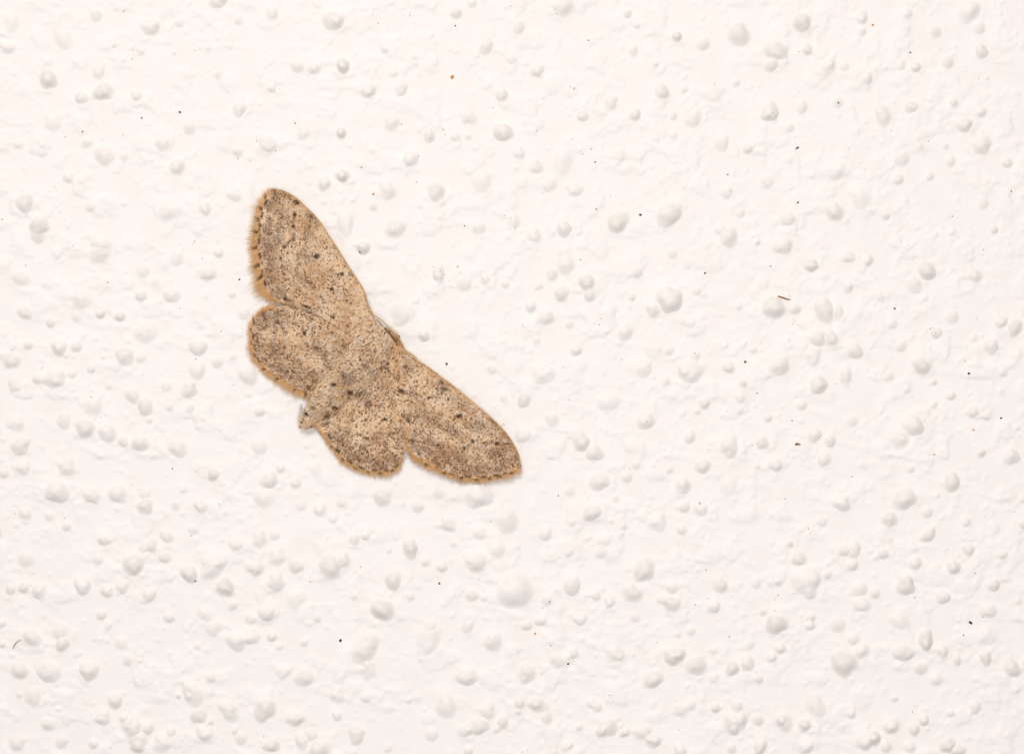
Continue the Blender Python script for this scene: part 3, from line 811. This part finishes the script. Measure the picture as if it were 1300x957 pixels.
# --- lower (right) forewing
F2_costa = TD((120,-60),(160,0),(200,48),(280,101),(360,156),(440,216),(520,276),(610,351),(700,426),(790,506),(860,581),(912,655),(945,725),(958,785))
F2_term = TD((957,795),(930,825),(880,848),(800,867),(720,880),(640,885),(560,872),(500,857),(440,836),(370,802),(310,772),(260,742),(222,708))
F2_poly = F2_costa + F2_term + TD((198,640),(170,560),(150,480),(130,380),(110,280),(95,170),(70,60),(60,-60))
F2_out = TD((978,800),(968,855),(922,888),(850,912),(760,926),(680,932),(560,926),(470,900),(390,870),(320,840),(265,812),(212,770),(186,716))
F2_base = TD((100,-30))[0]
F2_spots = [(*p, r, a, *e) for p, r, a, *e in [
    (TD((540,465))[0], 3.0, .98, 1.8, -15), (TD((512,487))[0], 1.5, .8, 2.4, -40), (TD((440,285))[0], 3.2, .7, 1.6, 20), (TD((345,342))[0], 2.2, .9), (TD((155,296))[0], 3.4, .75, 1.3, 20),
    (TD((185,132))[0], 2.4, .65, 1.8, -5), (TD((205,492))[0], 3.6, .72, 1.6, 45), (TD((640,632))[0], 2.3, .8, 1.3, 60), (TD((715,646))[0], 2.3, .8), (TD((797,648))[0], 2.8, .92, 1.2, 30),
    (TD((868,652))[0], 1.5, .8, 3.6, 5), (TD((882,612))[0], 2.4, .75, 1.8, 50), (TD((405,660))[0], 2.3, .75), (TD((580,680))[0], 2.2, .75, 1.4, 80), (TD((235,630))[0], 2.8, .75, 1.5, 10),
    (TD((280,722))[0], 2.6, .7, 1.3, 30), (TD((525,572))[0], 2.2, .55, 1.8, 50), (TD((375,492))[0], 1.8, .65, 1.6, 30), (TD((165,460))[0], 2.0, .55), (TD((430,235))[0], 2.4, .55, 1.6, 60), (TD((780,508))[0], 1.8, .6, 2.2, 42), (TD((945,790))[0], 2.0, .7)]]
F2_clouds = [(*p, r, a, *e) for p, r, a, *e in [
    (TD((790,722))[0], 9, .85, 1.5, 5), (TD((700,690))[0], 7, .5, 1.8, 15), (TD((540,745))[0], 9, .75, 1.9, 20), (TD((450,740))[0], 8, .65, 1.6, 25), (TD((330,690))[0], 9, .6, 1.4, 30),
    (TD((300,465))[0], 8, .55, 1.9, 20), (TD((390,510))[0], 8, .6, 1.9, 35), (TD((500,565))[0], 7, .6, 1.8, 30), (TD((680,540))[0], 9, .5, 1.7, 15), (TD((780,505))[0], 7, .7, 1.8, 42), (TD((880,600))[0], 6, .7, 1.8, 52),
    (TD((440,265))[0], 8, .55, 1.3, 50), (TD((850,800))[0], 8, .7, 1.6, -15), (TD((700,810))[0], 9, .65, 2.0, 3), (TD((930,720))[0], 6, .6, 1.8, 70), (TD((540,370))[0], 10, .35, 1.6, 35), (TD((200,150))[0], 9, .3), (TD((590,810))[0], 8, .55, 1.8, 10)]]
F2_dash = TD((400,820),(500,856),(610,873),(710,876),(790,865),(855,852))
F2_dots = TD((315,803),(445,853),(562,888),(665,898),(755,893),(825,884),(906,856),(950,797))

hf1, hh1, hh2, hf2 = h_fore(F1_base), h_hind(H1_base), h_hind(H2_base), h_fore(F2_base)
hw1 = build_wing('hindwing', 'hindwing on the upper left side, below the raised forewing', H1_poly, H1_term, None, H1_out, H1_base, hh1, H1_spots, H1_clouds, H1_dash, H1_dots, 15500, 1800, 1900, 101, 0.0,
                 [TB((290,267),(340,345),(332,430),(352,490),(440,542),(540,658)), TB((500,190),(520,330),(545,432),(640,545))])
hw2 = build_wing('hindwing', 'hindwing on the lower side, beside the tail tip', H2_poly, H2_term, None, H2_out, H2_base, hh2, H2_spots, H2_clouds, H2_dash, H2_dots, 15500, 2300, 1700, 202, 0.06,
                 [TC((405,590),(500,582),(567,615),(690,600),(790,560)), TC((455,305),(520,325),(580,385),(690,410),(780,400))])
fw1 = build_wing('forewing', 'forewing pointing up to the left', F1_poly, F1_term, F1_costa, F1_out, F1_base, hf1, F1_spots, F1_clouds, F1_dash, F1_dots, 19000, 2400, 1900, 303, 0.02,
                 [TA((410,203),(400,285),(390,365),(392,450),(330,505),(305,578),(330,685),(338,850)), TA((505,295),(490,420),(430,560),(425,622),(490,735),(535,790))])
fw2 = build_wing('forewing', 'forewing pointing down to the right', F2_poly, F2_term, F2_costa, F2_out, F2_base, hf2, F2_spots, F2_clouds, F2_dash, F2_dots, 22000, 3400, 2200, 404, 0.10,
                 [TD((165,460),(300,465),(385,505),(500,565),(575,640)), TD((235,630),(405,660),(580,680),(640,634),(715,646),(797,648),(890,655)), TD((155,296),(250,330),(345,342),(430,300),(440,240))])
# soft hairs along the inner edges of the forewings
ie = smooth_line(TD((222,705),(198,640),(172,560),(152,480),(136,400)), 50)
ieo = smooth_line(TD((172,712),(165,650),(146,570),(130,490),(118,408)), 50)
fringe(fw2, ie, ieo, hf2, [], 520, 555, cb=C_ORANGE * 1.2)
ie = smooth_line(TA((290,866)) + TB((345,140),(420,154),(520,194),(640,260)), 40)
ieo = smooth_line(TA((270,900)) + TB((335,155),(410,167),(512,205),(632,270)), 40)
fringe(fw1, ie, ieo, hf1, [], 300, 556, cb=C_TAN * 1.1)


# --- body: lofted tubes of elliptical section along the axis
def loft(name, rings, mat, parent, seg=20):
    """rings: (px, py, half width px, height mm of centre, half thickness mm)"""
    vs, fs = [], []
    P = np.array([r[:2] for r in rings])
    for i, (x, y, hw, hc, ht) in enumerate(rings):
        t = P[min(i + 1, len(P) - 1)] - P[max(i - 1, 0)]; t = t / np.hypot(*t)
        nrm = np.array([-t[1], t[0]])
        for s in range(seg):
            th = 2 * math.pi * s / seg
            q = np.array([x, y]) + nrm * hw * math.cos(th)
            vs.append(np.array(w3(q[0], q[1], hc + ht * math.sin(th))) - moth_o)
    n = len(rings)
    for i in range(n - 1):
        for s in range(seg):
            s2 = (s + 1) % seg
            fs.append((i * seg + s, i * seg + s2, (i + 1) * seg + s2, (i + 1) * seg + s))
    fs.append(tuple(range(seg))[::-1]); fs.append(tuple((n - 1) * seg + s for s in range(seg)))
    o = mesh_obj(name, vs, fs, mat, parent, True)
    bm = bmesh.new(); bm.from_mesh(o.data); bmesh.ops.recalc_face_normals(bm, faces=bm.faces); bm.to_mesh(o.data); bm.free()
    ORI[o.name] = tuple(moth_o)
    return o


AB = [(456, 463, 19, .62, .16), (444, 476, 20, .58, .17), (432, 489, 20, .50, .18), (420, 502, 19, .43, .19), (408, 515, 16, .38, .19), (398, 526, 12.5, .36, .18), (390, 535, 9, .35, .16), (385, 540, 5.0, .35, .10)]
abdomen = loft('abdomen', AB, M_BODY, moth)
TH = [(440, 480, 10, .66, .10), (449, 470, 18, .68, .17), (459, 459, 23, .70, .22), (470, 447, 25, .71, .24), (480, 437, 22, .69, .23), (488, 429, 17, .66, .20), (493, 424, 12, .62, .18)]
thorax = loft('thorax', TH, M_BODY, moth)
HD = [(488, 434, 10, .60, .18), (493, 430, 14, .60, .24), (497, 427, 13.5, .58, .24), (500, 425, 9, .56, .18), (502, 423.5, 4, .54, .10)]
head = loft('head', HD, M_BODY, moth)


def rings_height(rings):
    P = np.array([r[:2] for r in rings]); R = np.array(rings)

    def f(x, y):
        best = np.full(np.shape(x), -9.0)
        d2 = np.full(np.shape(x), 1e9); tt = np.zeros(np.shape(x)); side = np.zeros(np.shape(x))
        for i in range(len(P) - 1):
            v = P[i + 1] - P[i]; L2 = v @ v
            t = np.clip(((x - P[i][0]) * v[0] + (y - P[i][1]) * v[1]) / L2, 0, 1)
            d = np.hypot(x - P[i][0] - t * v[0], y - P[i][1] - t * v[1])
            m = d < d2
            d2 = np.where(m, d, d2); tt = np.where(m, i + t, tt)
        k = np.arange(len(P))
        hw = np.interp(tt, k, R[:, 2]); hc = np.interp(tt, k, R[:, 3]); ht = np.interp(tt, k, R[:, 4])
        q = np.clip(d2 / hw, 0, 1)
        return hc + ht * np.sqrt(np.clip(1 - q * q, 0, 1))
    return f


def body_scales(part, rings, n, seed, L, Wd, spots, clouds, pale, n_speck, tilt=.05, tone=1.0):
    P = np.array([r[:2] for r in rings]); R = np.array(rings)
    g = np.random.default_rng(seed)
    k = np.arange(len(P)); t = g.uniform(0, len(P) - 1, n)
    hw = np.interp(t, k, R[:, 2]); cx = np.interp(t, k, P[:, 0]); cy = np.interp(t, k, P[:, 1])
    u = np.sin(g.uniform(-1, 1, n) * 1.45)
    x = cx + BX[0] * hw * u; y = cy + BX[1] * hw * u
    dirs = np.tile(-AX, (n, 1)) + BX[None, :] * (u * 0.45)[:, None]
    far = np.array([[0., 0.], [1., 0.], [2., 0.]])
    cols = pigment(x, y, far, None, spots, clouds, [], n_speck, np.array([P.min(0) - 25, P.max(0) + 25]), seed)
    m = (pale * g.uniform(.4, 1.2, n))[:, None]
    cols = (cols * (1 - m) + np.array([0.60, 0.49, 0.37]) * m * g.uniform(.75, 1.2, (n, 1))) * tone * g.uniform(.75, 1.2, (n, 1))
    o = scatter_scales('body_scales', part, np.stack([x, y], 1), dirs, rings_height(rings), cols, L, Wd, seed + 1, 0.015, tilt)
    o['kind'] = 'stuff'
    return o


AB_spots = [(*p, r, a, *e) for p, r, a, *e in [
    (TC((345,255))[0], 3.4, .95, 1.3, 30), (TC((455,308))[0], 4.4, .92), (TC((410,200))[0], 2.2, .8), (TC((355,411))[0], 3.2, .92, 1.4, 15), (TC((300,472))[0], 4.4, .7),
    (TC((160,450))[0], 3.2, .95, 1.3, 50), (TC((132,508))[0], 2.0, .85), (TC((205,410))[0], 2.0, .6, 1.6, 5), (TC((235,350))[0], 1.6, .6), (TC((245,550))[0], 2.6, .9)]]
AB_clouds = [(*p, r, a, *e) for p, r, a, *e in [(TC((430,235))[0], 7, .3, 1.5, 30), (TC((310,460))[0], 7, .5, 1.3, 10), (TC((240,470))[0], 8, .25), (TC((330,340))[0], 8, .3), (TC((200,400))[0], 7, .3)]]
body_scales(abdomen, AB, 4600, 606, 4.0, 1.3, AB_spots, AB_clouds, .0, 800, tilt=.07, tone=.90)
TH_spots = [(*p, r, a, *e) for p, r, a, *e in [
    (TE((140,775))[0], 2.2, .85), (TE((40,860))[0], 3.0, .9), (TE((310,600))[0], 2.0, .55, 1.5, 100), (TE((425,570))[0], 1.2, .75, 4.2, 28), (TE((375,500))[0], 1.0, .7, 3.6, 78),
    (TE((455,520))[0], 1.8, .6), (TE((380,670))[0], 1.8, .5), (TE((330,270))[0], 1.4, .7), (TE((235,665))[0], 1.4, .6), (TE((430,730))[0], 1.6, .5, 2, -45)]]
TH_clouds = [(*p, r, a, *e) for p, r, a, *e in [(TE((450,510))[0], 6, .4), (TE((590,510))[0], 6, .4, 1.5, 60), (TE((380,660))[0], 7, .4, 1.6, -45), (TE((200,830))[0], 8, .5, 1.6, 30)]]
body_scales(thorax, TH, 6800, 707, 4.0, 1.4, TH_spots, TH_clouds, .10, 1500, tilt=.08, tone=1.0)
body_scales(head, HD, 1600, 808, 3.4, 1.2, [], [(*TE((590,510))[0], 5, .4)], .22, 200, tilt=.06)

# long pale hairs from the thorax sides over the wing bases, and the tail tuft
def hair_tuft(name, parent, starts, dirs, lens, hfun, col, seed, width=.7):
    g = np.random.default_rng(seed)
    n = len(starts)
    nrm = np.stack([-dirs[:, 1], dirs[:, 0]], 1)
    V = np.zeros((n, 6, 3)); bend = g.normal(0, .12, n) * lens
    C = np.repeat((col * g.uniform(.7, 1.25, (n, 1)))[:, None, :], 6, axis=1)
    up = g.uniform(.02, .07, n)
    for q, (f, s) in enumerate([(0, -.5), (0, .5), (.5, -.45), (.5, .45), (1, -.06), (1, .06)]):
        p = starts + dirs * (lens * f)[:, None] + nrm * (bend * f * f + width * s)[:, None]
        V[:, q] = arr3(p[:, 0], p[:, 1], hfun(p[:, 0], p[:, 1]) + up)
    b6 = np.arange(n)[:, None] * 6
    loops = np.concatenate([b6 + np.array(q)[None, :] for q in ([0, 1, 3, 2], [2, 3, 5, 4])], axis=0)
    o = fast_mesh(name, V.reshape(-1, 3) - moth_o, loops, 4, M_FRINGE, parent, False, np.clip(C.reshape(-1, 3), .01, .95))
    o['kind'] = 'stuff'
    return o


g = np.random.default_rng(33)
n = 420
ab_h = rings_height(AB)
st = np.stack([g.uniform(383, 402, n), np.zeros(n)], 1)
tq = g.uniform(0, 1, n)
st = np.stack([402 - 17 * tq + g.normal(0, 4.0, n) * .7071 * (1.2 - tq), 522 + 16 * tq + g.normal(0, 4.0, n) * .7071 * (1.2 - tq)], 1)
dr = np.stack([-.7071 + g.normal(0, .22, n), .7071 + g.normal(0, .22, n)], 1)
dr /= np.hypot(dr[:, 0], dr[:, 1])[:, None]
hair_tuft('tail_tuft', abdomen, st, dr, g.uniform(4, 9, n), lambda x, y: np.maximum(ab_h(x, y) - .05, .30), np.array([0.68, 0.42, 0.19]), 34)
# hair scales lying back from the thorax sides and along the inner wing edges
def edge_hair(name, part, line, n, lens, lateral, height, col, seed, width=.8):
    g = np.random.default_rng(seed)
    L = smooth_line(line, 60)
    st = L[g.integers(0, 60, n)] + g.normal(0, 1.8, (n, 2))
    dr = -AX[None, :] + BX[None, :] * (lateral + g.normal(0, .22, n))[:, None]
    dr /= np.hypot(dr[:, 0], dr[:, 1])[:, None]
    return hair_tuft(name, part, st, dr, g.uniform(*lens, n), height, col, seed + 1, width)


th_h = rings_height(TH)
hair_h = lambda x, y: np.maximum(np.maximum(th_h(x, y), ab_h(x, y)), hf1(x, y)) - .03
edge_hair('side_hair', thorax, [(478, 418), (462, 432), (447, 446), (436, 459)], 170, (6, 13), .05, hair_h, np.array([0.78, 0.60, 0.41]), 41)
edge_hair('side_hair', thorax, [(502, 440), (490, 455), (478, 470), (466, 482)], 150, (6, 13), -.05, hair_h, np.array([0.78, 0.58, 0.38]), 43)
edge_hair('rear_hair', thorax, [(434, 468), (446, 476), (456, 488)], 130, (6, 13), 0, lambda x, y: np.maximum(ab_h(x, y), wing_shape(x, y)) + .02, np.array([0.68, 0.49, 0.31]), 45)
ih = lambda x, y: np.maximum(ab_h(x, y), wing_shape(x, y)) - .02
edge_hair('inner_hair', hw1, [(432, 463), (420, 476), (408, 489), (397, 501)], 200, (5, 10), .18, ih, np.array([0.72, 0.52, 0.33]), 47)
edge_hair('inner_hair', hw2, [(464, 488), (450, 498), (434, 511), (420, 522), (408, 534)], 220, (5, 10), -.18, ih, np.array([0.70, 0.50, 0.31]), 49)

# pale thin flap of hair scales left of the tail tip
n = 80
tq = g.uniform(0, 1, n)
st = np.stack([385 - 3.5 * tq + g.normal(0, .6, n), 514 + 20 * tq], 1)
dr = np.stack([np.full(n, -.45) + g.normal(0, .1, n), np.full(n, .85)], 1)
dr /= np.hypot(dr[:, 0], dr[:, 1])[:, None]
o = hair_tuft('pale_side_tuft', abdomen, st, dr, g.uniform(5, 8, n), lambda x, y: x * 0 + .34, np.array([0.70, 0.62, 0.56]), 36, .8)
o['label'] = 'whitish hair tuft left of the tail tip'


# --- antennae, palps and eyes
def curve_tube(name, pts, hs, rads, mat, parent, seg=7, n=28):
    L = smooth_line(pts, n)
    u = np.linspace(0, 1, n)
    hh = np.interp(u, np.linspace(0, 1, len(hs)), hs); rr = np.interp(u, np.linspace(0, 1, len(rads)), rads)
    return tube(name, arr3(L[:, 0], L[:, 1], hh), rr * 1e-3, mat, parent, seg)


a = curve_tube('antenna', TE((675,428),(640,392),(600,345),(570,312),(545,296)), [.92, .98, .96, .90], [.085, .075, .06, .025], M_ANT_DARK, moth)
a['label'] = 'short dark brown antenna stroke across the head'
a = curve_tube('antenna', TE((730,470),(700,402),(650,350),(600,298),(560,252),(510,205),(440,160),(405,95),(360,10)), [.80, .92, .95, .95, .97, .98, .98, .95], [.045, .055, .05, .05, .045, .04, .03, .02], M_ANT_TAN, moth)
a['label'] = 'thin tan antenna curving along the front of the head'
curve_tube('leg', TE((700,420),(730,470),(755,515),(800,548),(880,600)), [.60, .58, .55, .5], [.05, .05, .045, .03], M_ANT_TAN, moth)
curve_tube('leg', TE((470,205),(500,238),(545,292)), [.62, .6, .62], [.05, .06, .05], M_BODY, moth)


def eye(px, py, h, r):
    bm = bmesh.new()
    bmesh.ops.create_icosphere(bm, subdivisions=2, radius=r * 1e-3)
    me = bpy.data.meshes.new('eye'); bm.to_mesh(me); bm.free()
    for p in me.polygons:
        p.use_smooth = True
    me.materials.append(M_EYE)
    o = bpy.data.objects.new('eye', me); COL.objects.link(o)
    o.parent = head
    o.location = np.array(w3(px, py, h)) - moth_o
    o.scale = (1.0, .8, 1.0)


eye(*TE((685,385))[0], .70, .14)
eye(*TE((555,310))[0], .66, .14)

# ------------------------------------------------------------------ grains and fibres stuck to the paint
def speck_mat(name, c):
    return noise_material(name, tuple(v * .7 for v in c), tuple(min(v * 1.3, 1) for v in c), 40, .8, 2)


M_SP = {'black': speck_mat('black_grit', (.022, .018, .015)), 'brown': speck_mat('brown_grit', (.12, .06, .03)),
        'orange': speck_mat('orange_grit', (.60, .24, .04)), 'red': speck_mat('red_brown_grit', (.22, .05, .025)),
        'fibre': speck_mat('brown_fibre', (.28, .13, .05))}


def grain_geom(r, stretch, ang, seed):
    g = random.Random(seed)
    bm = bmesh.new()
    bmesh.ops.create_icosphere(bm, subdivisions=1, radius=1.0)
    ca, sa = math.cos(ang), math.sin(ang)
    vs = []
    for v in bm.verts:
        k = g.uniform(.72, 1.18)
        x, y, z = v.co.x * k * stretch, v.co.y * k * .6, v.co.z * k
        vs.append(np.array([x * ca - z * sa, y, x * sa + z * ca]) * r * K)
    fs = [tuple(v.index for v in f.verts) for f in bm.faces]
    bm.free()
    return vs, fs


# name, photo position, radius in tenths of its size, colour, stretch, angle, label
SPECKS = [
    ('orange_grain', 574, 98, 2.3, 'orange', 1.45, 40, 'bright orange grain, the most colourful speck, above and right of the moth'),
    ('black_grain', 813, 273, 2.0, 'black', 1.15, 0, 'round black grain between two round bumps right of the moth, level with its upper wing'),
    ('brown_grain', 946, 459.5, 1.9, 'brown', 1.1, 90, 'dark brown grain below and right of the largest bump'),
    ('black_grain', 1229.6, 474, 2.1, 'black', 1.2, 10, 'largest black grain near the right edge at mid height'),
    ('black_grain', 1270.8, 530.5, 1.5, 'black', 1.2, 0, 'small black grain, nearest the right edge at mid height'),
    ('orange_grain', 1236, 545.5, 1.4, 'orange', 1.3, 0, 'small orange grain near the right edge, below two black grains'),
    ('black_grain', 1155.5, 67, 1.5, 'black', 1.1, 0, 'small black grain in the upper right, below an orange one'),
    ('red_grain', 1064, 131, 1.6, 'red', 1.0, 0, 'dark red grain in the upper right of the wall'),
    ('orange_grain', 1108, 32, 1.7, 'orange', 1.2, 60, 'orange grain near the top edge at right'),
    ('black_sliver', 1012.5, 188, 1.3, 'black', 2.6, 35, 'thin dark slanting sliver below a pair of bumps, upper right'),
    ('brown_grain', 1013, 257, 1.5, 'brown', 1.1, 20, 'brown grain left of the tall bump at upper right'),
    ('brown_grain', 567, 462, 1.8, 'brown', 1.2, 60, 'brown grain just right of the lower forewing front edge'),
    ('black_grain', 304, 355, 1.5, 'black', 1.1, 0, 'tiny black grain just left of the upper forewing fringe'),
    ('black_grain', 228.5, 142.8, 1.6, 'black', 1.3, -30, 'dark grain above and left of the moth wing tip'),
    ('black_grain', 248, 736.7, 1.8, 'black', 1.0, 0, 'black grain at the lower edge of a bump, lower left'),
    ('black_grain', 432.3, 812.5, 2.1, 'black', 1.2, 60, 'large dark grain low on the wall, below the moth'),
    ('red_grain', 557.6, 740, 1.7, 'red', 1.0, 0, 'red brown grain below the moth, left of the broadest bump'),
    ('orange_grain', 679.4, 803.7, 1.6, 'orange', 1.0, 0, 'orange grain low on the wall, below the broadest bump'),
    ('black_grain', 721, 842, 1.5, 'black', 1.4, 10, 'small dark grain, lowest of those right of the broadest bump'),
    ('black_sliver', 1232.3, 790, 1.9, 'black', 1.9, -35, 'black pointed sliver in the lower right corner area'),
    ('brown_grain', 457, 320, 1.5, 'brown', 1.1, 0, 'brown grain on a bump right of the upper forewing'),
    ('orange_grain', 474, 246.4, 1.5, 'orange', 1.6, 25, 'small orange sliver above and right of the upper wing tip'),
    ('brown_grain', 1136, 391.7, 1.5, 'brown', 1.2, 0, 'brown grain at right, above a small bump, level with the largest bump'),
    ('brown_grain', 894.9, 346.7, 1.4, 'brown', 1.2, 0, 'brown grain just above and right of the largest bump'),
]
for i, (nm, px, py, r, c, stc, an, lab) in enumerate(SPECKS):
    r *= 0.88
    vs, fs = grain_geom(r, stc, math.radians(an), 900 + i)
    # sit on the paint, bumps included
    hb = float(wall_h(px, py))
    for b in part_bumps:
        dx, dy = px - b[0], py - b[1]
        ca, sa = math.cos(b[5]), math.sin(b[5])
        q = math.hypot((dx * ca + dy * sa) / b[2], (-dx * sa + dy * ca) / (b[2] * b[4]))
        if q < 1:
            hb = max(hb, float(wall_h(px, py)) + bump_h(b) * float(dome(np.array(q), 1.1)))
    o = mesh_obj(nm, vs, fs, M_SP[c], None, False, w3(px, py, hb + r * .05 * .3))
    o['label'] = lab; o['category'] = 'grain'; o['group'] = 'grains stuck to the wall'


def on_wall(px, py):
    hb = float(wall_h(px, py))
    for b in part_bumps:
        dx, dy = px - b[0], py - b[1]
        if abs(dx) > 40 or abs(dy) > 40:
            continue
        ca, sa = math.cos(b[5]), math.sin(b[5])
        q = math.hypot((dx * ca + dy * sa) / b[2], (-dx * sa + dy * ca) / (b[2] * b[4]))
        if q < 1:
            hb = max(hb, float(wall_h(px, py)) + bump_h(b) * float(dome(np.array(q), 1.1)))
    return hb


FIBRES = [
    ([(987, 376), (992, 377.5), (998, 379.5), (1003.5, 380.5)], .055, 'thin brown fibre above a bump right of the largest bump'),
    ([(1009, 564.2), (1012, 563.4), (1016, 563.8)], .075, 'short rusty brown fibre right of the moth, lower right half'),
    ([(17, 823), (19.5, 817), (24, 813), (28, 811)], .026, 'thin curved brown fibre in the lower left corner area'),
]
for pts, rad, lab in FIBRES:
    L = smooth_line(pts, 14)
    hh = np.array([on_wall(a, b) for a, b in L]) + .05
    org = w3(L[7][0], L[7][1], hh[7])
    o = tube('fibre', arr3(L[:, 0], L[:, 1], hh), np.interp(np.linspace(0, 1, 14), [0, .3, 1], [.5, 1, .4]) * rad * 1e-3, M_SP['fibre'], None, 6, org)
    o['label'] = lab; o['category'] = 'fibre'; o['group'] = 'fibres stuck to the wall'

# dust far too fine to count: one object
MORE = [(578,33),(739.7,196),(750.5,189.5),(755.6,205.8),(510,158),(531,199),(459,212.6),(728.5,113),(625.6,137),(747,51.5),(562.7,164.8),(757,265.7),(681,166.5),
        (180,150),(155.7,173),(105,167.5),(157,14.6),(374.7,156.7),(302,202),(317.5,205),(350,192),(2.7,278.6),(137,358.6),(257,328),(281,420.7),(14.7,498),(116,504),(248.6,455.8),
        (219,594.7),(737,330),(789.5,456),(581,339),(589.8,286.8),(978.5,338),(1185.6,576.8),(1005.5,533.9),(242.7,680),(119.5,813),(278.6,640),(394,738),(709,629),(457.8,719),
        (699,819),(697.4,763),(1247.5,782.7),(997,632.8),(888,638.5),(1238,727),(1161,758),(1026,671),(896,723),(1222.8,806),(926,807.8),(1081.7,605),(1209,275),(1284,243),
        (961,499),(882,448),(924,222),(480,30),(1012,258)]
vs_all, fs_all, n0 = [], [], 0
mats = [M_SP['black'], M_SP['brown'], M_SP['orange']]
mi = []
gd = random.Random(77)
pts = [(x, y, gd.uniform(.6, .95)) for x, y in MORE]
for _ in range(160):
    cx0, cy0 = gd.uniform(-20, 1320), gd.uniform(-20, 980)
    for q in range(gd.choice((1, 1, 1, 2, 4))):
        pts.append((cx0 + gd.gauss(0, 5) * (q > 0), cy0 + gd.gauss(0, 5) * (q > 0), gd.uniform(.30, .60)))
for i, (px, py, r) in enumerate(pts):
    vs, fs = grain_geom(r, gd.uniform(1, 1.7), gd.uniform(0, 3.1), 3000 + i)
    c = np.array(w3(px, py, on_wall(px, py) + r * .05 * .25))
    vs_all.extend([v + c for v in vs]); fs_all.extend([tuple(a + n0 for a in f) for f in fs]); n0 += len(vs)
    mi.extend([gd.choice((0, 1, 1, 1, 1, 2))] * len(fs))
dust = mesh_obj('dust', vs_all, fs_all, mats[0])
dust.data.materials.append(mats[1]); dust.data.materials.append(mats[2])
dust.data.polygons.foreach_set('material_index', mi)
dust['kind'] = 'stuff'
dust['label'] = 'fine brown and black dust scattered over the white wall'
dust['category'] = 'dust'
